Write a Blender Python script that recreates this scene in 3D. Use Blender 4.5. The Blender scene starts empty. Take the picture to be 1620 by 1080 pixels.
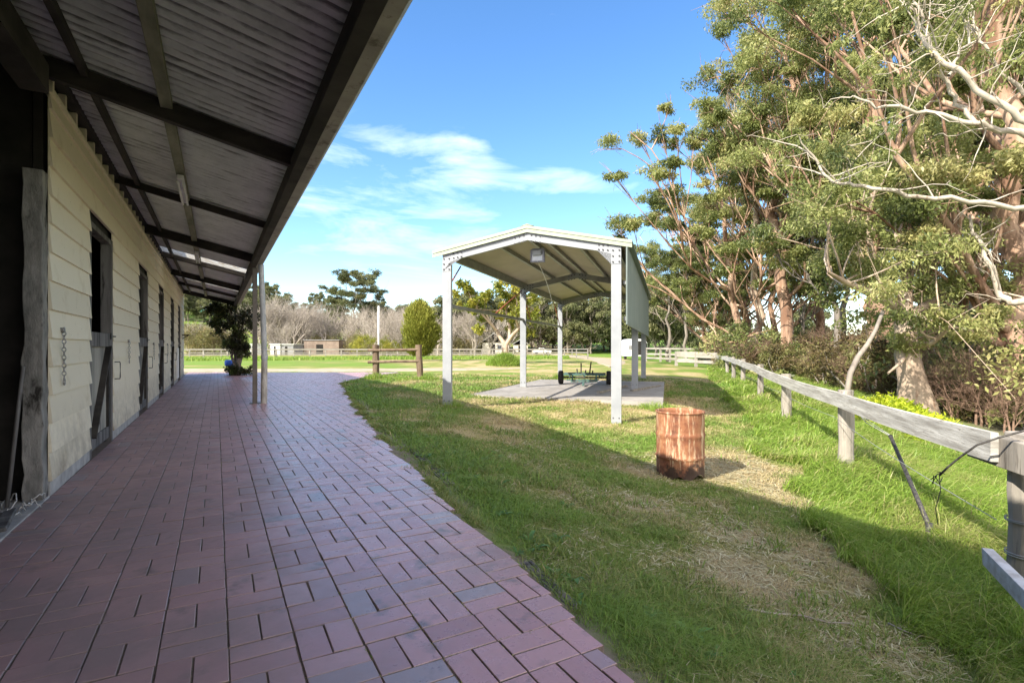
import bpy, math, random
import numpy as np
from mathutils import Vector, Matrix

# ------------------------------------------------------------------ camera, sky, sun, exposure
scn = bpy.context.scene
COL = scn.collection
F = 833.0; HOR = 548.0; CZ = 1.2           # focal length and horizon in photo pixels, eye height
cam_d = bpy.data.cameras.new('camera'); cam = bpy.data.objects.new('camera', cam_d); COL.objects.link(cam)
cam.location = (0, 0, CZ); cam.rotation_euler = (math.radians(90), 0, 0)
cam_d.sensor_width = 36; cam_d.lens = F / 1620 * 36; cam_d.shift_y = (HOR - 540) / 1620
cam_d.clip_start = 0.05; cam_d.clip_end = 6000
scn.camera = cam
SUNV = Vector((0.995, 0.885, -1.0))         # way the light travels
sun_d = bpy.data.lights.new('sun', 'SUN'); sun = bpy.data.objects.new('sun', sun_d); COL.objects.link(sun)
sun.rotation_euler = SUNV.to_track_quat('-Z', 'Y').to_euler(); sun.location = (-20, -20, 30)
sun_d.energy = 3.7; sun_d.angle = math.radians(0.53); sun_d.color = (1.0, 0.93, 0.80)
elev = math.atan2(1.0, math.hypot(SUNV.x, SUNV.y)); az = math.atan2(-SUNV.x, -SUNV.y)
world = bpy.data.worlds.new('World'); scn.world = world; world.use_nodes = True
scn.view_settings.view_transform = 'Standard'; scn.view_settings.look = 'None'
scn.view_settings.exposure = 1.45; scn.view_settings.gamma = 1.0
scn.cycles.max_bounces = 6; scn.cycles.diffuse_bounces = 3; scn.cycles.glossy_bounces = 2
scn.cycles.transmission_bounces = 3; scn.cycles.transparent_max_bounces = 6
scn.cycles.sample_clamp_indirect = 6.0

def build_world():
    nt = world.node_tree; nt.nodes.clear(); N = nt.nodes.new; L = nt.links.new
    out = N('ShaderNodeOutputWorld'); bg = N('ShaderNodeBackground'); L(bg.outputs[0], out.inputs[0])
    sky = N('ShaderNodeTexSky'); sky.sky_type = 'NISHITA'; sky.sun_disc = False
    sky.sun_elevation = elev; sky.sun_rotation = az % (2 * math.pi)
    sky.air_density = 1.0; sky.dust_density = 0.35; sky.ozone_density = 2.2
    bg.inputs[1].default_value = 0.15
    tc = N('ShaderNodeTexCoord')
    hsv = N('ShaderNodeHueSaturation'); hsv.inputs['Hue'].default_value = 0.503; hsv.inputs['Saturation'].default_value = 1.22; hsv.inputs['Value'].default_value = .80
    L(sky.outputs[0], hsv.inputs['Color'])
    nrm = N('ShaderNodeVectorMath'); nrm.operation = 'NORMALIZE'; L(tc.outputs['Generated'], nrm.inputs[0])
    mp = N('ShaderNodeMapping'); mp.inputs['Scale'].default_value = (2.2, 2.2, 9.0); L(nrm.outputs[0], mp.inputs[0])
    mp.inputs['Rotation'].default_value = (0, 0.12, 0)
    nz = N('ShaderNodeTexNoise'); nz.inputs['Scale'].default_value = 1.6; nz.inputs['Detail'].default_value = 9; nz.inputs['Roughness'].default_value = 0.62
    nz.inputs['Distortion'].default_value = 0.5
    L(mp.outputs[0], nz.inputs['Vector'])
    def m(op, a, b=None, c=None, clamp=False):
        n = N('ShaderNodeMath'); n.operation = op; n.use_clamp = clamp
        for i, v in enumerate((a, b, c)):
            if v is None: continue
            if isinstance(v, (int, float)): n.inputs[i].default_value = v
            else: L(v, n.inputs[i])
        return n.outputs[0]
    total = None
    # banks of thin cloud: direction, tightness, strength
    for (px, py, tight, st) in ((880, 288, 330, 1.0), (700, 262, 200, 0.85), (560, 262, 40, 0.60), (720, 352, 420, 0.85), (745, 372, 500, 0.6),
                                (470, 400, 14, 0.35), (870, 10, 300, 0.5), (720, 235, 700, .8), (990, 300, 300, .7), (640, 250, 60, .25), (500, 330, 30, .35), (760, 400, 60, .5)):
        d = Vector(((px - 810) / F, 1, (HOR - py) / F)).normalized()
        sc = N('ShaderNodeVectorMath'); sc.operation = 'SUBTRACT'; L(nrm.outputs[0], sc.inputs[0]); sc.inputs[1].default_value = d
        s2 = N('ShaderNodeVectorMath'); s2.operation = 'MULTIPLY'; L(sc.outputs[0], s2.inputs[0]); s2.inputs[1].default_value = (1, 1, 3.4 if tight > 20 else 1.6)
        dd = N('ShaderNodeVectorMath'); dd.operation = 'DOT_PRODUCT'; L(s2.outputs[0], dd.inputs[0]); L(s2.outputs[0], dd.inputs[1])
        g = m('POWER', 2.7183, m('MULTIPLY', dd.outputs['Value'], -tight * 0.45))
        g = m('MULTIPLY', g, st)
        total = g if total is None else m('ADD', total, g)
    sep = N('ShaderNodeSeparateXYZ'); L(nrm.outputs[0], sep.inputs[0])
    dens = m('SMOOTH_MIN', total, 1.0, 0.2)
    thr = m('SUBTRACT', 0.745, m('MULTIPLY', dens, 0.34))
    cl = m('MULTIPLY', m('SUBTRACT', nz.outputs['Fac'], thr), 4.2, clamp=True)
    cl = m('MULTIPLY', cl, m('MULTIPLY', dens, 1.3, clamp=True))
    cl = m('MULTIPLY', cl, 0.5, clamp=True)
    mx = N('ShaderNodeMix'); mx.data_type = 'RGBA'; L(cl, mx.inputs[0]); L(hsv.outputs[0], mx.inputs[6]); mx.inputs[7].default_value = (4.6, 5.0, 5.4, 1)
    # unseen bright cloud bank behind the camera, added to lift the shaded areas
    vm = N('ShaderNodeVectorMath'); vm.operation = 'DOT_PRODUCT'; L(nrm.outputs[0], vm.inputs[0]); vm.inputs[1].default_value = Vector((0.15, -1.0, 0.35)).normalized()
    bk = m('MULTIPLY', m('ADD', vm.outputs['Value'], -0.05), 1.6, clamp=True)
    bk = m('MULTIPLY', bk, m('MULTIPLY', m('ADD', nz.outputs['Fac'], -0.22), 3.0, clamp=True))
    m2 = N('ShaderNodeMix'); m2.data_type = 'RGBA'; L(bk, m2.inputs[0]); L(mx.outputs[2], m2.inputs[6]); m2.inputs[7].default_value = (7.0, 6.5, 6.1, 1)
    L(m2.outputs[2], bg.inputs[0])
build_world()

# ------------------------------------------------------------------ helpers
rng = np.random.default_rng(7); random.seed(7)
def at(px, py, Y): return np.array([(px - 810) / F * Y, Y, CZ - (py - HOR) / F * Y])
def _h(ix, iy, seed):
    v = np.sin(ix * 127.1 + iy * 311.7 + seed * 74.7) * 43758.5453
    return v - np.floor(v)
def vnoise(x, y, s, seed=0):
    x = np.asarray(x, float) / s; y = np.asarray(y, float) / s
    ix = np.floor(x); iy = np.floor(y); fx = x - ix; fy = y - iy
    fx = fx * fx * (3 - 2 * fx); fy = fy * fy * (3 - 2 * fy)
    a = _h(ix, iy, seed); b = _h(ix + 1, iy, seed); c = _h(ix, iy + 1, seed); d = _h(ix + 1, iy + 1, seed)
    return (a * (1 - fx) + b * fx) * (1 - fy) + (c * (1 - fx) + d * fx) * fy
def fbm(x, y, s, seed=0, o=3):
    t = 0; w = 0
    for i in range(o):
        t = t + vnoise(x, y, s / 2 ** i, seed + i * 13) / 1.7 ** i; w += 1 / 1.7 ** i
    return t / w
def sstep(a, b, x):
    t = np.clip((np.asarray(x, float) - a) / (b - a), 0, 1); return t * t * (3 - 2 * t)

class Acc:
    def __init__(s): s.v = []; s.q = []; s.t = []; s.a = []; s.n = 0
    def add(s, v, q=None, t=None, tint=0.5):
        v = np.asarray(v, float).reshape(-1, 3); k = len(v)
        s.v.append(v)
        if q is not None and len(q): s.q.append(np.asarray(q, int).reshape(-1, 4) + s.n)
        if t is not None and len(t): s.t.append(np.asarray(t, int).reshape(-1, 3) + s.n)
        s.a.append(np.full(k, float(tint)) if np.isscalar(tint) else np.asarray(tint, float))
        s.n += k; return s
    def box(s, x0, x1, y0, y1, z0, z1, tint=0.5):
        v = [(x0,y0,z0),(x1,y0,z0),(x1,y1,z0),(x0,y1,z0),(x0,y0,z1),(x1,y0,z1),(x1,y1,z1),(x0,y1,z1)]
        return s.add(v, [(0,3,2,1),(4,5,6,7),(0,1,5,4),(1,2,6,5),(2,3,7,6),(3,0,4,7)], tint=tint)
    def beam(s, p, q, w, h, up=(0,0,1), tint=0.5, jit=0):
        p = np.array(p, float); q = np.array(q, float); d = q - p; d /= np.linalg.norm(d)
        sd = np.cross(d, up); sd /= np.linalg.norm(sd); u = np.cross(sd, d)
        v = [c + sd * a * w / 2 + u * b * h / 2 for c in (p, q) for a, b in ((-1,-1),(1,-1),(1,1),(-1,1))]
        if jit: v = np.array(v) + rng.normal(0, jit, (8, 3))
        return s.add(v, [(3,2,1,0),(4,5,6,7),(0,1,5,4),(1,2,6,5),(2,3,7,6),(3,0,4,7)], tint=tint)
    def tube(s, pts, r, n=8, caps=True, tint=0.5, squash=None, flute=0):
        pts = np.asarray(pts, float); k = len(pts); r = np.broadcast_to(np.asarray(r, float), (k,))
        d = np.gradient(pts, axis=0); d /= np.linalg.norm(d, axis=1)[:, None] + 1e-9
        ref = np.array([0, 0, 1.0]) if abs(d[:, 2]).mean() < 0.8 else np.array([1.0, 0, 0])
        sd = np.cross(d, ref); sd /= np.linalg.norm(sd, axis=1)[:, None] + 1e-9; u = np.cross(sd, d)
        a = np.arange(n) * 2 * math.pi / n
        rr = r[:, None] * (1 + (flute * rng.normal(0, 1, (k, n)) if flute else 0)) * np.ones((k, n))
        v = pts[:, None] + sd[:, None] * (np.cos(a) * rr)[..., None] + u[:, None] * (np.sin(a) * rr)[..., None]
        i = np.arange(k - 1)[:, None] * n; j = np.arange(n); j2 = (j + 1) % n
        q = np.stack([i + j, i + j2, i + n + j2, i + n + j], -1).reshape(-1, 4)
        vv = v.reshape(-1, 3); t = None
        if caps:
            vv = np.vstack([vv, pts[0], pts[-1]]); c0 = k * n; c1 = c0 + 1; b = (k - 1) * n
            t = [(c0, (m + 1) % n, m) for m in range(n)] + [(c1, b + m, b + (m + 1) % n) for m in range(n)]
        return s.add(vv, q, t, tint)
    def lathe(s, prof, n=24, c=(0,0,0), tint=0.5, wob=0):
        a = np.arange(n) * 2 * math.pi / n; k = len(prof)
        v = np.array([[(c[0] + r * math.cos(x), c[1] + r * math.sin(x), c[2] + z) for x in a] for r, z in prof]).reshape(-1, 3)
        if wob: v[:, :2] += rng.normal(0, wob, (len(v), 2))
        i = np.arange(k - 1)[:, None] * n; j = np.arange(n); j2 = (j + 1) % n
        return s.add(v, np.stack([i + j, i + j2, i + n + j2, i + n + j], -1).reshape(-1, 4), tint=tint)
    def prism(s, poly, y0, y1, tint=0.5):      # polygon in x,z swept along y
        k = len(poly); v = [(x, y0, z) for x, z in poly] + [(x, y1, z) for x, z in poly]
        q = [(i, (i + 1) % k, k + (i + 1) % k, k + i) for i in range(k)]
        t = [(0, i + 1, i) for i in range(1, k - 1)] + [(k, k + i, k + i + 1) for i in range(1, k - 1)]
        return s.add(v, q, t, tint)
    def torus(s, c, R, r, ax=(0,0,1), n=10, m=5, stretch=1.0, sdir=(0,0,1)):
        c = np.array(c, float); ax = np.array(ax, float) / np.linalg.norm(ax); sdv = np.array(sdir, float)
        e2 = np.cross(ax, sdv); e2 /= np.linalg.norm(e2)
        a = np.arange(n) * 2 * math.pi / n; b = np.arange(m) * 2 * math.pi / m
        v = []
        for x in a:
            ctr = c + sdv * math.cos(x) * R * stretch + e2 * math.sin(x) * R
            o = sdv * math.cos(x) + e2 * math.sin(x)
            for y in b: v.append(ctr + o * math.cos(y) * r + ax * math.sin(y) * r)
        q = [(i * m + j, ((i + 1) % n) * m + j, ((i + 1) % n) * m + (j + 1) % m, i * m + (j + 1) % m) for i in range(n) for j in range(m)]
        return s.add(v, q)
    def build(s, name, mat, parent=None, smooth=False, bevel=0):
        v = np.vstack(s.v); q = np.vstack(s.q) if s.q else np.zeros((0, 4), int); t = np.vstack(s.t) if s.t else np.zeros((0, 3), int)
        me = bpy.data.meshes.new(name); me.vertices.add(len(v)); me.vertices.foreach_set('co', v.astype(np.float32).ravel())
        nl = len(q) * 4 + len(t) * 3; me.loops.add(nl)
        me.loops.foreach_set('vertex_index', np.concatenate([q.ravel(), t.ravel()]).astype(np.int32))
        me.polygons.add(len(q) + len(t))
        me.polygons.foreach_set('loop_start', np.concatenate([np.arange(len(q)) * 4, len(q) * 4 + np.arange(len(t)) * 3]).astype(np.int32))
        me.polygons.foreach_set('use_smooth', np.full(len(q) + len(t), bool(smooth)))
        at_ = me.attributes.new('tint', 'FLOAT', 'POINT'); at_.data.foreach_set('value', np.concatenate(s.a).astype(np.float32))
        me.update(calc_edges=True); me.validate()
        me.materials.append(mat)
        o = bpy.data.objects.new(name, me); COL.objects.link(o)
        if parent: o.parent = parent
        if bevel:
            b = o.modifiers.new('bevel', 'BEVEL'); b.width = bevel; b.segments = 2; b.limit_method = 'ANGLE'
        return o

def tag(o, label=None, cat=None, group=None, kind=None):
    if label: o['label'] = label
    if cat: o['category'] = cat
    if group: o['group'] = group
    if kind: o['kind'] = kind
    return o
def thing(name, label, cat, loc=(0,0,0), rz=0, group=None):
    o = bpy.data.objects.new(name, None); COL.objects.link(o); o.location = loc; o.rotation_euler = (0, 0, rz)
    o.empty_display_size = 0.2
    return tag(o, label, cat, group)
def dup(root, loc, rz=0, sc=(1,1,1), label=None):
    r = root.copy(); COL.objects.link(r); r.location = loc; r.rotation_euler = (0, 0, rz); r.scale = sc
    if label: r['label'] = label
    for ch in list(root.children):
        c = ch.copy(); COL.objects.link(c); c.parent = r
        for g in ch.children:
            d = g.copy(); COL.objects.link(d); d.parent = c
    return r

# ------------------------------------------------------------------ materials
def newmat(name):
    m = bpy.data.materials.new(name); m.use_nodes = True; nt = m.node_tree; nt.nodes.clear()
    o = nt.nodes.new('ShaderNodeOutputMaterial'); b = nt.nodes.new('ShaderNodeBsdfPrincipled'); nt.links.new(b.outputs[0], o.inputs[0])
    return m, nt, b, o
def ramp(nt, fac, stops):
    r = nt.nodes.new('ShaderNodeValToRGB'); nt.links.new(fac, r.inputs[0]); e = r.color_ramp.elements
    while len(e) < len(stops): e.new(0.5)
    for x, (p, c) in zip(e, stops): x.position = p; x.color = (*c, 1) if len(c) == 3 else c
    return r.outputs[0]
def noise(nt, scale, detail=5, rough=0.6, vscale=None, coord='Object', dist=0):
    tc = nt.nodes.new('ShaderNodeTexCoord'); v = tc.outputs[coord]
    if vscale:
        mp = nt.nodes.new('ShaderNodeMapping'); mp.inputs['Scale'].default_value = vscale; nt.links.new(v, mp.inputs[0]); v = mp.outputs[0]
    n = nt.nodes.new('ShaderNodeTexNoise'); n.inputs['Scale'].default_value = scale; n.inputs['Detail'].default_value = detail
    n.inputs['Roughness'].default_value = rough; n.inputs['Distortion'].default_value = dist
    nt.links.new(v, n.inputs['Vector']); return n.outputs['Fac']
def mixc(nt, fac, a, b, mode='MIX'):
    m = nt.nodes.new('ShaderNodeMix'); m.data_type = 'RGBA'; m.blend_type = mode
    for i, v in ((0, fac), (6, a), (7, b)):
        if isinstance(v, (int, float)): m.inputs[i].default_value = v
        elif isinstance(v, tuple): m.inputs[i].default_value = (*v, 1)
        else: nt.links.new(v, m.inputs[i])
    return m.outputs[2]
def attr(nt, name='tint'):
    a = nt.nodes.new('ShaderNodeAttribute'); a.attribute_name = name; return a.outputs['Fac']
def bump(nt, b, h, strength=0.3, dist=0.01):
    n = nt.nodes.new('ShaderNodeBump'); n.inputs['Strength'].default_value = strength; n.inputs['Distance'].default_value = dist
    nt.links.new(h, n.inputs['Height']); nt.links.new(n.outputs[0], b.inputs['Normal'])
def noisy(name, c1, c2, scale=6, rough=0.7, bs=0.3, bd=0.005, vscale=None, metal=0, lo=0.35, hi=0.65, dist=0, c3=None, s3=20, spec=0.3):
    m, nt, b, o = newmat(name)
    n = noise(nt, scale, 6, 0.62, vscale, dist=dist)
    c = ramp(nt, n, [(lo, c1), (hi, c2)])
    if c3:
        n3 = noise(nt, s3, 5, 0.7, vscale)
        f = ramp(nt, n3, [(0.56, (0,0,0)), (0.66, (1,1,1))]); c = mixc(nt, f, c, c3)
    nt.links.new(c, b.inputs['Base Color']); b.inputs['Roughness'].default_value = rough; b.inputs['Metallic'].default_value = metal
    b.inputs['Specular IOR Level'].default_value = spec
    bump(nt, b, noise(nt, scale * 5, 6, 0.7, vscale), bs, bd)
    return m
def foliage(name, stops, trans=0.3, rough=0.5, spec=0.25):
    m, nt, b, o = newmat(name)
    c = ramp(nt, attr(nt), stops)
    nt.links.new(c, b.inputs['Base Color']); b.inputs['Roughness'].default_value = rough; b.inputs['Specular IOR Level'].default_value = spec
    tr = nt.nodes.new('ShaderNodeBsdfTranslucent'); nt.links.new(c, tr.inputs[0])
    mx = nt.nodes.new('ShaderNodeMixShader'); mx.inputs[0].default_value = trans
    nt.links.new(b.outputs[0], mx.inputs[1]); nt.links.new(tr.outputs[0], mx.inputs[2]); nt.links.new(mx.outputs[0], o.inputs[0])
    return m
M = {}
M['wood'] = noisy('weathered timber', (.20,.18,.155), (.40,.36,.31), 5, .85, .6, .006, (1,1,.12), c3=(.10,.085,.07), s3=9)
M['woodrail'] = noisy('weathered rail timber', (.30,.28,.25), (.58,.56,.52), 2.2, .8, .7, .006, (.6,.6,11), c3=(.24,.21,.18), s3=10)
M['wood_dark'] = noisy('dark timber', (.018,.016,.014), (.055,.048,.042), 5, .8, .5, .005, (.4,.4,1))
M['jamb'] = noisy('old grey timber', (.05,.047,.045), (.22,.205,.195), 7, .85, .8, .008, (1,1,.10), c3=(.02,.018,.016), s3=8)
M['board'] = None
M['baypost'] = noisy('knotted grey post', (.13,.125,.115), (.33,.31,.285), 9, .85, .9, .012, (1,1,.35), c3=(.03,.026,.022), s3=7)
M['doorpanel'] = noisy('weathered door panel', (.17,.165,.15), (.42,.39,.33), 2.2, .85, .4, .004, (1,1,.35), c3=(.09,.08,.075), s3=5)
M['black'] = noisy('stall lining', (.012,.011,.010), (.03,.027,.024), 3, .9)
M['plinth'] = noisy('concrete plinth', (.30,.29,.28), (.48,.46,.44), 6, .85, .5)
M['concrete'] = noisy('slab concrete', (.27,.25,.23), (.38,.355,.33), 1.3, .85, .3, .004, c3=(.19,.17,.15), s3=3.5)
M['galv'] = noisy('pale painted steel', (.27,.285,.31), (.34,.355,.375), 3, .42, .1, .001, metal=.0, spec=.5)
M['galvdark'] = noisy('galvanised steel', (.24,.245,.24), (.36,.365,.36), 4, .45, .1, .001, metal=.35, spec=.5)
M['trim'] = noisy('cream green trim', (.31,.35,.255), (.37,.41,.31), 3, .4, .05, .001, spec=.5)
M['clad'] = noisy('grey green cladding', (.14,.175,.17), (.18,.215,.205), 2, .45, .05, .001, spec=.4)
M['soffit'] = noisy('roof lining', (.42,.37,.29), (.50,.44,.35), 1.5, .6, .1, .002)
M['redrod'] = noisy('red oxide rod', (.28,.07,.045), (.36,.12,.08), 5, .6)
M['bolt'] = noisy('bolt steel', (.05,.05,.055), (.10,.10,.105), 20, .5, metal=.6)
M['iron'] = noisy('dark iron', (.03,.03,.032), (.12,.11,.10), 30, .55, metal=.5)
M['chain'] = noisy('chain steel', (.22,.22,.22), (.42,.41,.40), 40, .4, metal=.7)
M['white'] = noisy('white paint', (.70,.71,.72), (.80,.80,.80), 5, .5, .1)
M['rubber'] = noisy('tyre rubber', (.018,.018,.018), (.04,.038,.036), 9, .85)
M['green_paint'] = noisy('green painted steel', (.05,.11,.10), (.09,.17,.15), 6, .55, .2, .002, c3=(.18,.10,.06), s3=14)
M['gutter'] = noisy('gutter paint', (.27,.255,.225), (.38,.36,.32), 4, .55, .2, .002, c3=(.14,.12,.10), s3=7)
M['purlin'] = noisy('mossy purlin', (.13,.135,.09), (.27,.27,.20), 6, .8, .4, .003, (1,.25,1))
M['postsq'] = noisy('taupe post paint', (.12,.105,.09), (.18,.16,.14), 5, .6, .3, .002)
M['bark_red'] = noisy('peeling bark', (.20,.11,.07), (.48,.33,.235), 2.0, .85, .6, .03, (1,1,.18), lo=.40, hi=.60, c3=(.14,.085,.06), s3=3)
M['bark_pale'] = noisy('pale gum bark', (.32,.235,.175), (.54,.43,.33), 1.8, .8, .4, .02, (1,1,.25), c3=(.30,.17,.11), s3=2.5)
M['bark_limb'] = noisy('bare limb bark', (.36,.31,.25), (.54,.48,.40), 3, .8, .4, .01, (1,1,.3), c3=(.26,.20,.15), s3=5)
M['twig_red'] = noisy('red brown twigs', (.17,.105,.075), (.34,.23,.165), 3, .9, .2)
M['bark_grey'] = noisy('grey bark', (.13,.11,.095), (.30,.26,.22), 3, .9, .5, .02, (1,1,.2))
M['twig'] = noisy('bare twigs', (.25,.215,.185), (.46,.405,.35), 2, .9, .2)
M['leaf_gum'] = foliage('gum leaves', [(0,(.065,.090,.028)), (.35,(.20,.235,.070)), (.7,(.34,.36,.125)), (1,(.48,.44,.19))], .42, .45, .4)
M['leaf_far'] = foliage('distant gum leaves', [(0,(.060,.075,.030)), (.5,(.15,.165,.070)), (1,(.27,.26,.125))], .25)
M['leaf_fig'] = foliage('yellow green leaves', [(0,(.10,.13,.015)), (.5,(.26,.27,.04)), (1,(.45,.40,.07))], .35)
M['leaf_conifer'] = foliage('golden conifer', [(0,(.12,.14,.02)), (.5,(.22,.24,.04)), (1,(.38,.36,.08))], .25)
M['leaf_brown'] = foliage('dry scrub', [(0,(.05,.04,.02)), (.4,(.15,.11,.05)), (.75,(.16,.17,.055)), (1,(.32,.24,.12))], .2)
M['leaf_lime'] = foliage('lime weeds', [(0,(.22,.30,.02)), (.5,(.42,.50,.03)), (1,(.62,.64,.06))], .4)
M['leaf_vine'] = foliage('vine leaves', [(0,(.012,.015,.007)), (.4,(.045,.045,.018)), (.8,(.06,.10,.02)), (1,(.20,.17,.07))], .25)
GR = [(0,(.52,.42,.25)), (.25,(.43,.38,.19)), (.48,(.31,.32,.11)), (.75,(.18,.25,.06)), (1,(.20,.32,.06))]
M['grass'] = foliage('lawn grass', GR, .3, .55, .25)
M['grass_long'] = foliage('long grass', [(0,(.45,.42,.18)), (.3,(.27,.37,.065)), (.7,(.20,.33,.045)), (1,(.42,.50,.12))], .38, .42, .35)

def m_board():
    m, nt, b, o = newmat('cream weatherboard')
    c = ramp(nt, attr(nt), [(0,(.70,.62,.47)), (1,(.83,.74,.57))])
    d = ramp(nt, noise(nt, 3.2, 7, .7), [(.55,(1,1,1)), (.74,(.80,.76,.68))])
    c = mixc(nt, 1.0, c, d, 'MULTIPLY')
    sp = ramp(nt, noise(nt, 26, 3, .6), [(.71,(0,0,0)), (.75,(1,1,1))]); c = mixc(nt, sp, c, (.22,.19,.15))
    tc = nt.nodes.new('ShaderNodeTexCoord'); sx = nt.nodes.new('ShaderNodeSeparateXYZ'); nt.links.new(tc.outputs['Object'], sx.inputs[0])
    mr = nt.nodes.new('ShaderNodeMapRange'); mr.inputs[1].default_value = .75; mr.inputs[2].default_value = .05; nt.links.new(sx.outputs[2], mr.inputs[0])
    mu = nt.nodes.new('ShaderNodeMath'); mu.operation = 'MULTIPLY'; nt.links.new(mr.outputs[0], mu.inputs[0]); nt.links.new(ramp(nt, noise(nt, 4, 7, .75), [(.38,(0,0,0)), (.7,(1,1,1))]), mu.inputs[1])
    c = mixc(nt, mu.outputs[0], c, (.24,.19,.14))      # mud splashed up the foot of the wall
    nt.links.new(c, b.inputs['Base Color']); b.inputs['Roughness'].default_value = .62
    bump(nt, b, noise(nt, 30, 6, .7, (1,.3,1)), .15, .003); return m
M['board'] = m_board()
def m_brick():
    m, nt, b, o = newmat('clay paver')
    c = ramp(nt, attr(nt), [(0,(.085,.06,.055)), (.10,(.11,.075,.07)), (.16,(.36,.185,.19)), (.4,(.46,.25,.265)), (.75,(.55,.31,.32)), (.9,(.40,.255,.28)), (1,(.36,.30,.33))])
    n1 = noise(nt, 30, 7, .75); c = mixc(nt, ramp(nt, n1, [(.35,(.0,.0,.0)), (.75,(.5,.5,.5))]), c, (.42,.27,.25))
    n2 = noise(nt, 5, 5, .6); c = mixc(nt, ramp(nt, n2, [(.58,(0,0,0)), (.70,(.75,.75,.75))]), c, (.11,.10,.085))
    n5 = noise(nt, .9, 7, .7); c = mixc(nt, ramp(nt, n5, [(.50,(0,0,0)), (.68,(.55,.55,.55))]), c, (.24,.19,.17))
    # dust that settles under the verandah (paving is built in the stable's own frame: x is away from the wall)
    tc = nt.nodes.new('ShaderNodeTexCoord'); sx = nt.nodes.new('ShaderNodeSeparateXYZ'); nt.links.new(tc.outputs['Object'], sx.inputs[0])
    mr = nt.nodes.new('ShaderNodeMapRange'); mr.inputs[1].default_value = 1.9; mr.inputs[2].default_value = 0.8; mr.inputs[3].default_value = 0; mr.inputs[4].default_value = .75
    nt.links.new(sx.outputs[0], mr.inputs[0])
    nd = noise(nt, 1.8, 5, .65); mm = nt.nodes.new('ShaderNodeMath'); mm.operation = 'MULTIPLY'; nt.links.new(mr.outputs[0], mm.inputs[0]); nt.links.new(ramp(nt, nd, [(.3,(.4,.4,.4)), (.6,(1,1,1))]), mm.inputs[1])
    c = mixc(nt, mm.outputs[0], c, (.27,.20,.195))
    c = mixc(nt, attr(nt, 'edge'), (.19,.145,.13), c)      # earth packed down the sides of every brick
    nt.links.new(c, b.inputs['Base Color'])
    r = ramp(nt, noise(nt, 14, 5, .7), [(.3,(.20,.20,.20)), (.7,(.42,.42,.42))])
    r2 = mixc(nt, mm.outputs[0], r, (.66,.66,.66)); nt.links.new(r2, b.inputs['Roughness'])
    b.inputs['Specular IOR Level'].default_value = .75
    bump(nt, b, noise(nt, 70, 6, .75), .35, .003); return m
M['brick'] = m_brick()
def m_ground():
    m, nt, b, o = newmat('ground')
    a = attr(nt); n1 = noise(nt, 9, 8, .75); n2 = noise(nt, .6, 5, .6)
    s = nt.nodes.new('ShaderNodeMath'); s.operation = 'MULTIPLY_ADD'; nt.links.new(n1, s.inputs[0]); s.inputs[1].default_value = .5; nt.links.new(a, s.inputs[2])
    s2 = nt.nodes.new('ShaderNodeMath'); s2.operation = 'MULTIPLY_ADD'; nt.links.new(n2, s2.inputs[0]); s2.inputs[1].default_value = .3; nt.links.new(s.outputs[0], s2.inputs[2])
    s3 = nt.nodes.new('ShaderNodeMath'); s3.operation = 'SUBTRACT'; nt.links.new(s2.outputs[0], s3.inputs[0]); s3.inputs[1].default_value = .4
    c = ramp(nt, s3.outputs[0], [(0,(.42,.33,.19)), (.25,(.35,.30,.14)), (.5,(.245,.25,.08)), (.8,(.16,.215,.05)), (1,(.15,.24,.04))])
    soil = attr(nt, 'soil'); sc = ramp(nt, noise(nt, 25, 8, .8), [(.35,(.15,.12,.095)), (.7,(.30,.25,.205))])
    c = mixc(nt, soil, c, sc)
    nt.links.new(c, b.inputs['Base Color']); b.inputs['Roughness'].default_value = .95; b.inputs['Specular IOR Level'].default_value = .1
    bump(nt, b, noise(nt, 45, 8, .8), .8, .02); return m
M['ground'] = m_ground()
M['dirt'] = noisy('dirt track', (.33,.27,.19), (.45,.37,.27), 1.2, .95, .5, .02, c3=(.26,.25,.12), s3=1.5)
def m_rust():
    m, nt, b, o = newmat('rusted drum steel')
    c = ramp(nt, noise(nt, 5, 7, .7), [(.32,(.09,.035,.022)), (.46,(.24,.09,.045)), (.58,(.33,.145,.07)), (.72,(.43,.24,.125))])
    st = ramp(nt, noise(nt, 20, 6, .7, (1,1,.10), dist=.3), [(.52,(0,0,0)), (.62,(.9,.9,.9))])
    c = mixc(nt, st, c, (.58,.43,.28))
    tc = nt.nodes.new('ShaderNodeTexCoord'); sp = nt.nodes.new('ShaderNodeSeparateXYZ'); nt.links.new(tc.outputs['Object'], sp.inputs[0])
    mr = nt.nodes.new('ShaderNodeMapRange'); nt.links.new(sp.outputs[2], mr.inputs[0]); mr.inputs[1].default_value = .50; mr.inputs[2].default_value = .02
    ad = nt.nodes.new('ShaderNodeMath'); ad.operation = 'MULTIPLY_ADD'; nt.links.new(noise(nt, 4, 6, .7), ad.inputs[0]); ad.inputs[1].default_value = 1.6; ad.inputs[2].default_value = -1.0
    a2 = nt.nodes.new('ShaderNodeMath'); a2.operation = 'ADD'; nt.links.new(mr.outputs[0], a2.inputs[0]); nt.links.new(ad.outputs[0], a2.inputs[1])
    soot = ramp(nt, a2.outputs[0], [(.42,(0,0,0)), (.60,(.9,.9,.9))])
    c = mixc(nt, soot, c, (.03,.02,.017))
    nt.links.new(c, b.inputs['Base Color']); b.inputs['Roughness'].default_value = .7; b.inputs['Metallic'].default_value = .15
    bump(nt, b, noise(nt, 22, 7, .75), .5, .006); return m
M['rust'] = m_rust()
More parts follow.
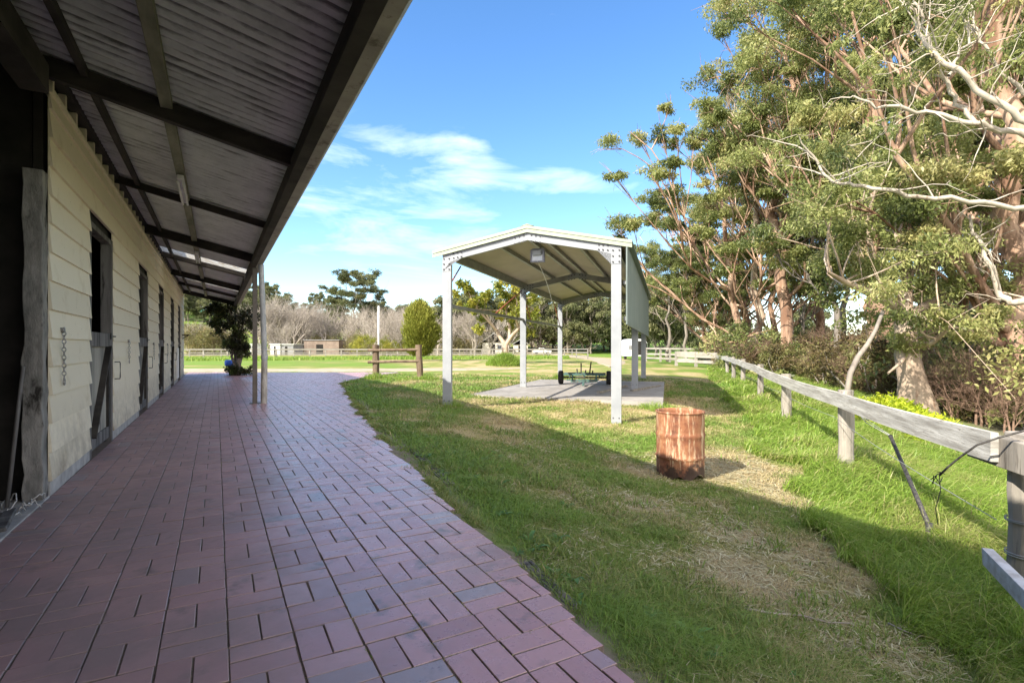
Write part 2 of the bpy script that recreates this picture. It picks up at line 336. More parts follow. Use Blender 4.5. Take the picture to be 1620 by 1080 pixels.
def m_roof():
    m, nt, b, o = newmat('old corrugated iron')
    c = ramp(nt, noise(nt, 2.2, 8, .72), [(.3,(.48,.51,.50)), (.55,(.68,.71,.70)), (.75,(.78,.80,.79))])
    tc = nt.nodes.new('ShaderNodeTexCoord'); sp = nt.nodes.new('ShaderNodeSeparateXYZ'); nt.links.new(tc.outputs['Object'], sp.inputs[0])
    def mth(op, a, b_):
        n = nt.nodes.new('ShaderNodeMath'); n.operation = op
        for i, v in enumerate((a, b_)):
            if v is None: continue
            if isinstance(v, (int, float)): n.inputs[i].default_value = v
            else: nt.links.new(v, n.inputs[i])
        return n.outputs[0]
    wv = mth('COSINE', mth('MULTIPLY', sp.outputs[1], 2 * math.pi / .125), None)      # valleys darkened in colour so the ribs read as shaded, broken by grime noise
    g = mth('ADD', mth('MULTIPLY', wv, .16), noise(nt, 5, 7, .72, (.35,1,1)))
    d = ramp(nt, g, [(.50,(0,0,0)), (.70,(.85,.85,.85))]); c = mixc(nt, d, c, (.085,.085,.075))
    nt.links.new(c, b.inputs['Base Color']); b.inputs['Roughness'].default_value = .6; b.inputs['Metallic'].default_value = .1
    return m
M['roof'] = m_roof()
def m_trans():
    m, nt, b, o = newmat('translucent sheet'); nt.nodes.remove(b)
    t = nt.nodes.new('ShaderNodeBsdfTranslucent')
    c = ramp(nt, noise(nt, 6, 5, .7), [(.3,(.30,.23,.14)), (.6,(.55,.53,.47))]); nt.links.new(c, t.inputs[0])
    g = nt.nodes.new('ShaderNodeBsdfTransparent'); x = nt.nodes.new('ShaderNodeMixShader'); x.inputs[0].default_value = .12
    nt.links.new(t.outputs[0], x.inputs[1]); nt.links.new(g.outputs[0], x.inputs[2]); nt.links.new(x.outputs[0], o.inputs[0]); return m
M['skylight'] = m_trans()

# ------------------------------------------------------------------ frames of the two buildings
A0 = np.array([-3.72, 4.22]); SN = np.array([.8721, .4894]); SW = np.array([-.4894, .8721]); SROT = math.radians(29.3)
def sl(x, t): p = A0 + SN * x + SW * t; return p          # stable frame -> world (x away from the wall, t along it)
def to_sl(X, Y): dx = X - A0[0]; dy = Y - A0[1]; return dx * SN[0] + dy * SN[1], dx * SW[0] + dy * SW[1]
C0 = np.array([-1.37, 11.07]); CR = math.radians(-16.4); CU = np.array([math.cos(CR), math.sin(CR)]); CV = np.array([-math.sin(CR), math.cos(CR)])
def cl(u, v): return C0 + CU * u + CV * v
def to_cl(X, Y): dx = X - C0[0]; dy = Y - C0[1]; return dx * CU[0] + dy * CU[1], dx * CV[0] + dy * CV[1]
ET = [-30,-8,-4.08,-2.86,-1.63,1.5,5.6,12.5,15,18,24]; EX = [2.2,2.3,2.49,2.62,2.73,3.08,3.66,4.78,6.0,8.3,12]
def edge_x(t): return np.interp(t, ET, EX)
BY = 24.6                                                    # far limit of the paving

FPX = [(3.34,3.5),(4.71,7.5),(5.95,11.5),(7.26,15.5),(8.5,19.5),(9.85,23.5),(11.2,27.5),(12.5,31.5),(13.7,35.0)]
FX = [-1.0,1.2,2.4]+[p[0] for p in FPX]; FY = [-12,-4,-.5]+[p[1] for p in FPX]
def fence_x(Y): return np.interp(Y, FY, FX)

# ------------------------------------------------------------------ terrain
ctrl = []
for t in np.arange(-12, 26, 3.0):
    for x in (-6, -2, 0, 1.5): ctrl.append((*sl(x, t), -.03))
for t in (-8,-4,-2,0,2,4,6,9,12,15): ctrl.append((*sl(edge_x(t) - .05, t), -.025)); 
ctrl += [(-6,24,-.02),(-9,24,-.02),(-13,24,-.02),(-1.37,11.07,-.03),(2.0,10.1,-.255),(2.19,7.0,-.55),(3.5,5.35,-.62),(2.1,7.8,-.52),(-.03,10.6,-.22),
         (-3,15,.03),(4.5,7.5,-.62),(5.9,11.5,-.55),(6.0,13.3,-.50),(7.2,15.5,-.36),(8.5,19.5,-.22),(9.2,25,-.3),(12.5,31,-.2),(2.8,3.0,-.62),(3.4,3.5,-.62),(1.3,3.0,-.42),
         (1.2,2.0,-.25),(2.6,1.0,-.55),(3,-3,-.5),(1.5,-4,-.2),(1.0,5.0,-.42),(0.3,5.5,-.22),(.5,8.5,-.33),(-.7,8.5,-.14),(-.5,13.2,-.13),(1.5,12.7,-.16),(3.2,12.0,-.24),(4.6,12.2,-.40),
         (0,20,-.14),(3,24,-.16),(5.5,20,-.2),(6.6,21.8,-.24),(0,35,-.2),(-15,35,-.1),(15,45,-.2),(-30,50,-.2),(0,60,-.25),(30,60,-.3),(-40,70,-.25),(0,80,-.3),(-25,30,-.05),
         (9,8,-1.1),(11,12,-1.0),(13,16,-.9),(14,5,-1.4),(20,12,-1.6),(20,25,-1.2),(12,22,-.7),(30,35,-1.2),(45,20,-2),(15,0,-1.6),(40,70,-.5),(-40,10,0),(-40,-20,0),(20,-30,-1),(0,-40,-.2),(60,-20,-2),
         (60,90,-.6),(-70,90,-.3),(0,110,-.3),(-60,40,-.1)]
ctrl = np.array(ctrl, float)
_d = np.hypot(ctrl[:,0][:,None]-ctrl[:,0][None], ctrl[:,1][:,None]-ctrl[:,1][None])
_k = np.sqrt(_d**2 + .3); _n = len(ctrl)
_Am = np.zeros((_n+1,_n+1)); _Am[:_n,:_n] = _k - np.eye(_n)*.25; _Am[:_n,_n] = 1; _Am[_n,:_n] = 1
_w = np.linalg.solve(_Am, np.append(ctrl[:,2], 0))
def tz(X, Y):
    X = np.atleast_1d(np.asarray(X, float)); Y = np.atleast_1d(np.asarray(Y, float)); sh = X.shape
    x = X.ravel(); y = Y.ravel(); out = np.empty(len(x))
    xc = np.clip(x, -75, 62); yc = np.clip(y, -42, 112)
    for i in range(0, len(x), 40000):
        k = np.sqrt((xc[i:i+40000,None]-ctrl[None,:,0])**2 + (yc[i:i+40000,None]-ctrl[None,:,1])**2 + .3); out[i:i+40000] = k @ _w[:_n] + _w[_n]
    hill = sstep(85, 240, y) * (4 + 9 * sstep(-10, -110, x) + 4*fbm(x, y, 60, 5)) + sstep(260, 900, y) * 12
    lh = sstep(-30, -95, x) * sstep(70, 140, y) * 3
    bumps = (fbm(x, y, 1.3, 3) - .5) * .05 * sstep(1.3, 2.0, out * 0 + 2)
    return (out + hill + lh + bumps * 0.6).reshape(sh)
def tz1(x, y): return float(tz([x], [y])[0])
def on_brick(X, Y):
    x, t = to_sl(X, Y); return (x < edge_x(t)) & (x > -.02) & (Y < BY)
def greenness(X, Y):
    X = np.asarray(X, float); Y = np.asarray(Y, float)
    x, t = to_sl(X, Y); d = x - edge_x(t)
    g = .43 + (fbm(X, Y, .9, 21, 4) - .5) * 2.1
    g += .42 * np.exp(-(np.clip(d, 0, 99) / 1.1) ** 2)
    g -= .40 * np.exp(-(((X - 3.25) / .75) ** 2 + ((Y - 7.0) / 1.6) ** 2))
    g -= .20 * np.exp(-(((X - 2.1) / 1.5) ** 2 + ((Y - 4.0) / 1.9) ** 2))
    g -= .25 * np.exp(-(((X - .6) / 3) ** 2 + ((Y - 12.3) / 1.6) ** 2)) * (d > .5)
    fd = fence_x(Y) - X
    g += .9 * sstep(1.2, .2, fd + (fbm(X, Y, .7, 66) - .5) * 1.3)
    g += .05 * sstep(15, 40, Y) + (fbm(X * .35, Y, 5, 51) - .5) * 1.3 * sstep(12, 30, Y)  # wide far-lawn mottle, its darker bands standing in for a tree shadow
    g += .30 * np.exp(-(((X + 1.5) / 3.5) ** 2 + ((Y - 13) / 4) ** 2)) * (X < -1)
    return np.clip(g, 0, 1)
def axis(fine0, fine1, step, lo, hi, gr=1.13):
    a = list(np.arange(fine0, fine1 + step / 2, step)); s = step
    x = a[-1]
    while x < hi: s *= gr; x += s; a.append(x)
    x = a[0]; s = step; b = []
    while x > lo: s *= gr; x -= s; b.append(x)
    return np.array(b[::-1] + a)
gx = axis(-5, 9, .14, -1500, 1500, 1.07); gy = axis(1, 15, .14, -400, 2600, 1.06)
GX, GY = np.meshgrid(gx, gy); GZ = tz(GX, GY)
bx, bt = to_sl(GX, GY)
inside = sstep(.14, -.02, bx - edge_x(bt)) * (GY < BY + .3) * (bx > -25)
GZ = GZ * (1 - inside) + (-.0035) * inside
u_, v_ = to_cl(GX, GY); sl_in = (u_ > -.9) & (u_ < 4.5) & (v_ > 2.7) & (v_ < 10.2); GZ = np.where(sl_in, np.minimum(GZ, -.2), GZ)
g = Acc(); ny, nx = GX.shape; idx = np.arange(nx * ny).reshape(ny, nx)
g.add(np.stack([GX, GY, GZ], -1).reshape(-1, 3), np.stack([idx[:-1,:-1], idx[:-1,1:], idx[1:,1:], idx[1:,:-1]], -1).reshape(-1, 4), tint=greenness(GX, GY).ravel())
ground = g.build('ground', M['ground'], smooth=True); tag(ground, kind='structure')
dd = bx - edge_x(bt)
soil = np.maximum(inside, np.exp(-((dd - .16) / .16) ** 2) * (GY < 12) * sstep(.3, .5, fbm(GX, GY, .8, 8)))
soil = np.maximum(soil, .9 * sstep(.50, .68, fbm(GX, GY, .6, 17)) * np.exp(-(((GX - 2.0) / 1.2) ** 2 + ((GY - 2.6) / 1.0) ** 2)))
soil = np.maximum(soil, .8 * sstep(1.5, 4.0, GX - fence_x(GY)) * (GY < 60) * (GY > -20))
sa = ground.data.attributes.new('soil', 'FLOAT', 'POINT'); sa.data.foreach_set('value', soil.ravel().astype(np.float32))

# ------------------------------------------------------------------ brick paving
def build_paving():
    cs = .24; xs = np.arange(0, 56) * cs + .02; ts = np.arange(-34, 108) * cs
    V = []; T = []
    for i, x in enumerate(xs):
        for j, t in enumerate(ts):
            for k in (0, 1):
                if (i + j) % 2: cx, cy, hx, hy = x + cs/2, t + cs/4 + k*cs/2, .1174, .0576
                else: cx, cy, hx, hy = x + cs/4 + k*cs/2, t + cs/2, .0576, .1174
                wx, wy = sl(cx, cy)
                e = edge_x(cy) + (vnoise(cy, 0, .5, 2) - .5) * .05
                if wy > BY: continue
                if cx + hx > e:                       # cut at the edge of the paving
                    x0 = cx - hx
                    if e - x0 < .045: continue
                    hx = (e - x0) / 2; cx = x0 + hx
                V.append((cx, cy, hx, hy))
    V = np.array(V); n = len(V)
    ang = rng.normal(0, .006, n); dz = np.abs(rng.normal(0, .0012, n)); tx = rng.normal(0, .009, n); ty = rng.normal(0, .009, n)
    V[:, :2] += rng.normal(0, .0007, (n, 2))
    sink = (fbm(V[:,0], V[:,1], 1.7, 4) - .1) * .005
    verts = np.zeros((n, 12, 3)); corners = np.array([(-1,-1),(1,-1),(1,1),(-1,1)])
    for lvl, (ins, z) in enumerate(((0, -.05), (0, -.003), (.0028, 0))):
        lx = corners[:,0] * (V[:,2:3] - ins) + rng.normal(0, .0006, (n,4)); ly = corners[:,1] * (V[:,3:4] - ins) + rng.normal(0, .0006, (n,4))
        ca, sa_ = np.cos(ang)[:,None], np.sin(ang)[:,None]
        verts[:, lvl*4:lvl*4+4, 0] = V[:,0:1] + lx*ca - ly*sa_; verts[:, lvl*4:lvl*4+4, 1] = V[:,1:2] + lx*sa_ + ly*ca
        verts[:, lvl*4:lvl*4+4, 2] = z + (dz + sink)[:,None] + lx*tx[:,None] + ly*ty[:,None]
    q = [(8,9,10,11)] + [(a, (a+1)%4, 4+(a+1)%4, 4+a) for a in range(4)] + [(4+a, 4+(a+1)%4, 8+(a+1)%4, 8+a) for a in range(4)]
    Q = (np.array(q)[None] + (np.arange(n) * 12)[:,None,None]).reshape(-1, 4)
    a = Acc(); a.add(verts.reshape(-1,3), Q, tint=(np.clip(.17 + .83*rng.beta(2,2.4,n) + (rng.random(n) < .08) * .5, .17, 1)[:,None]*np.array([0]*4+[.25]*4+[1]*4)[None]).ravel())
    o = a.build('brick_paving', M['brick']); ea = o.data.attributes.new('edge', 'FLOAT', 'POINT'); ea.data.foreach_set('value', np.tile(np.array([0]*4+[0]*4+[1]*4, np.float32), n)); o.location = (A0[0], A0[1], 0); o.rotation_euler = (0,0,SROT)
    tag(o, kind='structure')
build_paving()

# dirt tracks, laid on the lawn
def track(name, pts, widths, seed):
    pts = np.array(pts, float); k = 60; s = np.linspace(0, len(pts)-1, k)
    cx = np.interp(s, range(len(pts)), pts[:,0]); cy = np.interp(s, range(len(pts)), pts[:,1]); w = np.interp(s, range(len(pts)), widths)
    d = np.stack([np.gradient(cx), np.gradient(cy)], 1); d /= np.linalg.norm(d, axis=1)[:,None]; nn = np.stack([-d[:,1], d[:,0]], 1)
    m = 9; a = Acc(); V = []
    for i in range(k):
        wl = w[i] * (.75 + .5 * vnoise(s[i]*5, 0, 1, seed)); wr = w[i] * (.75 + .5 * vnoise(s[i]*5, 9, 1, seed))
        for j in range(m):
            f = -1 + 2*j/(m-1); off = f * (wl if f < 0 else wr)
            V.append((cx[i] + nn[i,0]*off, cy[i] + nn[i,1]*off))
    V = np.array(V); Z = tz(V[:,0], V[:,1]); edge = np.abs(np.tile(np.linspace(-1,1,m), k))
    Z = Z + np.where(edge > .9, -.02, .035)
    id_ = np.arange(k*m).reshape(k, m)
    a.add(np.column_stack([V, Z]), np.stack([id_[:-1,:-1], id_[:-1,1:], id_[1:,1:], id_[1:,:-1]], -1).reshape(-1,4))
    tag(a.build(name, M['dirt'], smooth=True), kind='structure')
track('dirt_driveway', [(-24,27.2),(-14,27.5),(-9,27.8),(-6,28.6),(-3,30.5),(1,33)], [1.6,2.0,2.2,2.4,1.8,.3], 3)
track('dirt_track', [(6.5,34),(8,42),(9.5,52),(9.8,64),(9.0,80),(8,100)], [.2,1.1,1.6,1.7,1.7,1.7], 5)

# ------------------------------------------------------------------ stable
def build_stable():
    root = thing('stable', 'long cream weatherboard stable with half doors and a corrugated iron verandah over brick paving', 'stable', (A0[0], A0[1], 0), SROT)
    TE = 19.8; HT = 3.25; OP = [(1.54,2.92),(5.55,6.9),(9.1,10.45),(12.75,14.1),(16.1,17.4)]; HEAD = 2.55
    cuts = sorted([0.0, TE] + [v for o in OP for v in o]); bh = .23
    a = Acc(); z = .12; row = 0
    while z < HT - .02:
        z1 = min(z + bh, HT)
        if z < HEAD - .05: segs = [(0,1.54)] + [(OP[i][1], OP[i+1][0]) for i in range(4)] + [(OP[4][1], TE)]
        else: segs = [(0, TE)]
        for s0, s1 in segs:
            x = s0
            while x < s1 - .01:
                ln = random.uniform(2.2, 4.4); e = min(x + ln, s1)
                if s1 - e < .5: e = s1
                o = random.uniform(-.003, .003); dz = random.uniform(-.003, .003)
                # lapped board: foot stands proud of the board below
                a.add([(.0,x,z),(.030+o,x,z+dz),(.006,x,z1+.012),(0,x,z1+.012),(.0,e-.004,z),(.030+o,e-.004,z+dz),(.006,e-.004,z1+.012),(0,e-.004,z1+.012)],
                      [(0,3,2,1),(4,5,6,7),(0,1,5,4),(1,2,6,5),(2,3,7,6)], tint=random.random())
                x = e
        z = z1; row += 1
    a.build('weatherboards', M['board'], root)
    # end wall turning the far corner
    a = Acc(); z = .12
    while z < HT: a.add([(-8,TE+.022,z),(.0,TE+.022,z),(.0,TE+.006,z+bh),(-8,TE+.006,z+bh)], [(0,1,2,3)], tint=random.random()); z += bh
    a.box(-8, -.001, TE-.08, TE, 0, HT+1.0); a.build('end_wall', M['board'], root)
    a = Acc()
    for s0, s1 in [(0,1.54)] + [(OP[i][1], OP[i+1][0]) for i in range(4)] + [(OP[4][1], TE)]:
        x = s0
        while x < s1: e = min(x + random.uniform(.35,.6), s1); a.box(-.1, .012 + random.uniform(-.004,.004), x, e-.002, -.04, .118 - random.uniform(0,.012)); x = e
        a.build('plinth', M['plinth'], root, bevel=.004); a = Acc()
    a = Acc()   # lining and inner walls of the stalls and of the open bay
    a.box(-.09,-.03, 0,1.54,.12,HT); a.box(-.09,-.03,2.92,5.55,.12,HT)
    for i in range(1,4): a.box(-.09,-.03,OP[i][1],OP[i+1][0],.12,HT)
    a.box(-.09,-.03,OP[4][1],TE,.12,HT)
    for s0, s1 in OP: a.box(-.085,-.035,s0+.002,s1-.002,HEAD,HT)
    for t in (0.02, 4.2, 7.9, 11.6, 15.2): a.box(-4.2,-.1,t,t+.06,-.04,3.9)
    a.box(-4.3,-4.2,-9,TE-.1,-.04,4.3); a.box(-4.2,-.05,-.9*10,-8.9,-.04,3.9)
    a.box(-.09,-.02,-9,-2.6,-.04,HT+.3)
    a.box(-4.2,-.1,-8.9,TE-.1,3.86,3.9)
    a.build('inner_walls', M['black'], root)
    a = Acc(); a.box(-.10,-.062,0,TE-.1,HT+.02,3.72); a.build('vent_gap_shade', M['black'], root)  # near-black strip added so the vent gap reads as deep shade
    a = Acc(); a.box(-.045,.03,0,TE,3.455,3.53); a.build('top_plate', M['wood_dark'], root)
    # studs in the vent gap
    a = Acc(); t = .15
    while t < TE: a.box(-.055,.0,t,t+.045,HT+.036,3.452); t += .42
    a.box(-.06,.03,0,TE,HT+.015-.02,HT+.014+.02); a.build('vent_studs', M['board'], root)
    # corner post of the open bay
    p = Acc(); n=14
    for k in range(n):
        z0 = -.03 + 2.6*k/n; z1 = -.03 + 2.6*(k+1)/n
    zz = np.linspace(-.03, 2.57, 22); jit = rng.normal(0,.005,(22,4,2)); V=[]
    for i, z in enumerate(zz):
        for j,(cx,cy) in enumerate(((-.115,-.17),(.005,-.17),(.005,-.035),(-.115,-.035))): V.append((cx+jit[i,j,0], cy+jit[i,j,1], z))
    Q=[(i*4+j,i*4+(j+1)%4,i*4+4+(j+1)%4,i*4+4+j) for i in range(21) for j in range(4)]+[(84,85,86,87)]
    p.add(V,Q); p.build('bay_post', M['baypost'], root, bevel=.006)
    a=Acc(); a.box(-.12,.05,-2.7,-.2,HT-.1,HT+.12); a.build('bay_lintel', M['wood_dark'], root)
    # half doors
    for k,(s0,s1) in enumerate(OP):
        j = Acc(); j.box(-.10,.012,s0,s0+.085,-.02,HEAD); j.box(-.10,.016,s1-.085,s1,-.02,HEAD); j.box(-.09,.008,s0+.085,s1-.085,HEAD-.06,HEAD)
        j.build('door_frame', M['jamb'], root, bevel=.004)
        d = Acc(); d.box(-.055,-.025,s0+.09,s1-.09,.06,1.30); dr = d.build('half_door', M['doorpanel'], root)
        f = Acc(); f.box(-.025,.012,s0+.09,s1-.09,1.20,1.36); f.build('top_rail', M['jamb'], dr, bevel=.004)
        f = Acc(); f.box(-.025,-.003,s0+.09,s1-.09,.06,.20); f.build('bottom_rail', M['jamb'], dr, bevel=.004)
        f = Acc(); f.beam((-.012,s0+.20,.20),(-.012,s1-.22,1.20),.026,.10,up=(1,0,0)); f.build('brace', M['wood_dark'], dr, bevel=.003)
        f = Acc(); f.box(-.026,.004,s1-.20,s1-.095,.20,1.20); f.build('stile', M['wood_dark'], dr, bevel=.003)
        h = Acc(); y=s1+.10; h.tube([(.02,y,.78),(.075,y,.78),(.08,y+.0,.80),(.08,y,.98),(.075,y,1.0),(.02,y,1.0)],.007,6); h.build('pull_handle', M['iron'], root, smooth=True)
        b = Acc(); b.tube([(.02,s1-.16,1.33),(.03,s1+.09,1.33)],.009,6); b.box(.018,.03,s1-.2,s1-.12,1.29,1.37); b.build('latch', M['iron'], dr)
    # roof: corrugated sheets running from ridge to gutter, on rafters and purlins
    sl_ = .228; zr = lambda x: 2.94 + sl_*(1.83 - x) + .185
    pitch = .125; t0=-9.0; t1=TE+.35; sky=[(9.15,9.85),(14.6,15.1)]
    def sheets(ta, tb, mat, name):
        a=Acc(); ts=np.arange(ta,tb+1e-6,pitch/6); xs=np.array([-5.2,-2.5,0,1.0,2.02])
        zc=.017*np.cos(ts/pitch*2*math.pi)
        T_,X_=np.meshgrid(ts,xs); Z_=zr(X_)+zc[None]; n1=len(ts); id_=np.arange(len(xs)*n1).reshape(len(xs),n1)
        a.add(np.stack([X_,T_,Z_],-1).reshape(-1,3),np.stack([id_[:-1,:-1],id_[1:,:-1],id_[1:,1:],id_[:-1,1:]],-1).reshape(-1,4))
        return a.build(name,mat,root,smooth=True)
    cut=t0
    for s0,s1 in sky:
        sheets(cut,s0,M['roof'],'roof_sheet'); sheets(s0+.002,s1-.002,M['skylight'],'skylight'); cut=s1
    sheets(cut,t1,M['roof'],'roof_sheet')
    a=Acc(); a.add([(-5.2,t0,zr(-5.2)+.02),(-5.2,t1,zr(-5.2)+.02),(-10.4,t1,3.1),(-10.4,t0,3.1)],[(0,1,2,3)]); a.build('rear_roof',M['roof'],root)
    for i,t in enumerate((-6.6,0.0,6.6,13.2,19.7)):
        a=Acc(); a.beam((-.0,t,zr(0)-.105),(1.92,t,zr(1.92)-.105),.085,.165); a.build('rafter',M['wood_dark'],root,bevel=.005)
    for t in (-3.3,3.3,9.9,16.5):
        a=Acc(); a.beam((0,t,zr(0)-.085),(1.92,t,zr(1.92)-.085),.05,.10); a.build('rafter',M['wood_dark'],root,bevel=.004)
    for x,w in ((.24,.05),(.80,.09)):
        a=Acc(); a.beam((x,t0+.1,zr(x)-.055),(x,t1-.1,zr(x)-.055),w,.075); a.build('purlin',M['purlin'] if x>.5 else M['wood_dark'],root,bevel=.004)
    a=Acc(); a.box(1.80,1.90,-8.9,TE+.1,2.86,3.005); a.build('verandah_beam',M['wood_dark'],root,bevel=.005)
    a=Acc(); a.prism([(1.915,3.07),(1.915,2.945),(1.93,2.93),(2.02,2.93),(2.045,2.95),(2.05,3.055),(2.04,3.06),(2.038,2.955),(2.015,2.942),(1.935,2.942),(1.927,2.955),(1.927,3.07)],t0,t1)
    a.box(1.90,1.914,-8.9,t1,2.90,3.09); a.build('gutter',M['gutter'],root)
    # posts: a square one and the round downpipe beside it
    a=Acc(); a.box(1.84,1.93,6.80,6.89,0,2.86); a.box(1.78,2.0,6.69,6.91,-.01,.012); a.build('verandah_post',M['postsq'],root,bevel=.006)
    a=Acc(); a.tube([(2.05,6.74,.0),(2.055,6.74,.5),(2.06,6.75,1.0),(2.03,6.77,2.0),(2.0,6.8,2.93)],[.058,.058,.056,.055,.055],16)
    a.tube([(2.06,6.75,.93),(2.06,6.75,1.03)],.068,16)
    dp=a.build('downpipe',noisy('flaking pipe paint',(.36,.38,.40),(.50,.52,.54),5,.5,c3=(.62,.60,.56),s3=8),root,smooth=False)
    a=Acc(); a.tube([(2.05,6.74,.002),(2.055,6.74,.46),(2.06,6.75,.90)],[.064,.063,.060],16,False)
    a.build('worn_sleeve',noisy('peeling white',(.55,.53,.49),(.25,.23,.20),12,.8,.5,.004,(1,1,.3)),dp)
    a=Acc(); a.box(1.82,1.92,TE-.1,TE,0,2.86); a.build('verandah_post',M['postsq'],root,bevel=.006)
    # small shelf bracket at the far end of the wall
    a=Acc(); a.box(.02,.26,18.3,18.9,1.62,1.66); a.beam((.03,18.4,1.50),(.22,18.4,1.615),.03,.03); a.build('wall_shelf',M['wood_dark'],root)
    a=Acc(); a.box(.02,.07,14.9,15.6,.15,1.15); a.build('feed_hatch',M['white'],root,bevel=.004)
    # concrete threshold of the open bay
    a=Acc(); a.box(-1.1,.02,-2.6,-.03,-.04,.012); a.build('bay_threshold',M['plinth'],root,bevel=.006)
    return root
build_stable()

def slp(x, t, z): p = sl(x, t); return np.array([p[0], p[1], z])
# chains on the wall
for (t, zt, n, lab) in ((.30,1.34,12,'heavy steel chain on the nearest cream wall panel before the first half door'),
                        (4.15,1.28,8,'short steel chain on the wall between the first and second half doors'),
                        (7.75,1.26,8,'short steel chain on the wall beyond the second half door'),
                        (11.3,1.26,7,'small far chain on the wall between third and fourth half doors')):
    r = thing('wall_chain', lab, 'chain', slp(.03, t, zt), SROT, 'chains hanging on the stable wall')
    a = Acc(); a.torus((.012,0,0),.022,.006,(1,0,0)); a.box(-.01,.01,-.02,.02,-.02,.02); a.build('ring', M['chain'], r, smooth=True)
    a = Acc(); z = -.03
    for k in range(n):
        a.torus((.012,random.uniform(-.004,.004),z),.013,.0045,(1,0,0) if k%2 else (0,1,0),8,5,1.6); z -= .034
    a.torus((.014,.0,z-.004),.022,.006,(1,0,0),10,5,1.2); a.build('links', M['chain'], r, smooth=True)
# fluorescent battens on the verandah purlin
for t, lab in ((2.55,'nearer white fluorescent batten under the verandah iron'), (8.35,'farther small white fluorescent batten under the verandah iron')):
    z0 = 2.94+.228*(1.83-.8)+.185-.105
    r = thing('batten_light', lab, 'light', slp(.80,t,z0), SROT)
    a = Acc(); a.box(-.035,.035,-.62,.62,-.055,0); a.build('housing', M['white'], r, bevel=.006)
    for s in (-.028,.028):
        a = Acc(); a.tube([(s,-.58,-.08),(s,.58,-.08)],.014,10); a.build('tube', M['white'], r, smooth=True)
# clutter by the open bay
r = thing('plastic_bottle','dusty white plastic bottle standing by the dark open bay','bottle',slp(-.12,-.95,.012))
a = Acc(); a.lathe([(.0,0),(.038,0),(.042,.01),(.042,.13),(.036,.16),(.017,.185),(.017,.20)],18); a.build('body',M['white'],r,smooth=True)
a = Acc(); a.lathe([(.02,.20),(.02,.23),(0,.232)],14); a.build('cap',noisy('cap',(.25,.3,.4),(.3,.35,.45)),r,smooth=True)
a = Acc()
for k in range(9):
    c = slp(random.uniform(-.35,.0), random.uniform(-.75,-.25), .02); ang = random.uniform(0,6.28); pts=[]
    for s in np.linspace(0,1,10): pts.append(c + np.array([math.cos(ang+s*3)*.14*s*random.uniform(.8,1.2), math.sin(ang+s*2.2)*.18*s, .10*math.sin(s*3.1)*random.uniform(.3,1)]))
    a.tube(pts,.0045,5)
tag(a.build('baling_twine',noisy('twine',(.45,.44,.42),(.62,.6,.57),20,.8),smooth=True),'tangle of pale baling twine at the foot of the weathered bay post','twine')
a = Acc(); a.tube([slp(-.16,-.33,.02),slp(-.10,-.20,1.05)],[.014,.012],8)
tag(a.build('broom_handle',M['jamb'],smooth=True),'thin grey stick leaning in the dark opening beside the bay post','stick')
a = Acc()
for k in range(5): a.beam(slp(-.35+.1*k,-1.3,.03+.02*k), slp(-.25+.05*k,-.7,.025+.015*k), .06,.018,jit=.004)
tag(a.build('scrap_timber',M['jamb'],bevel=.002),'loose grey timber offcuts on the threshold of the open bay','timber offcuts')

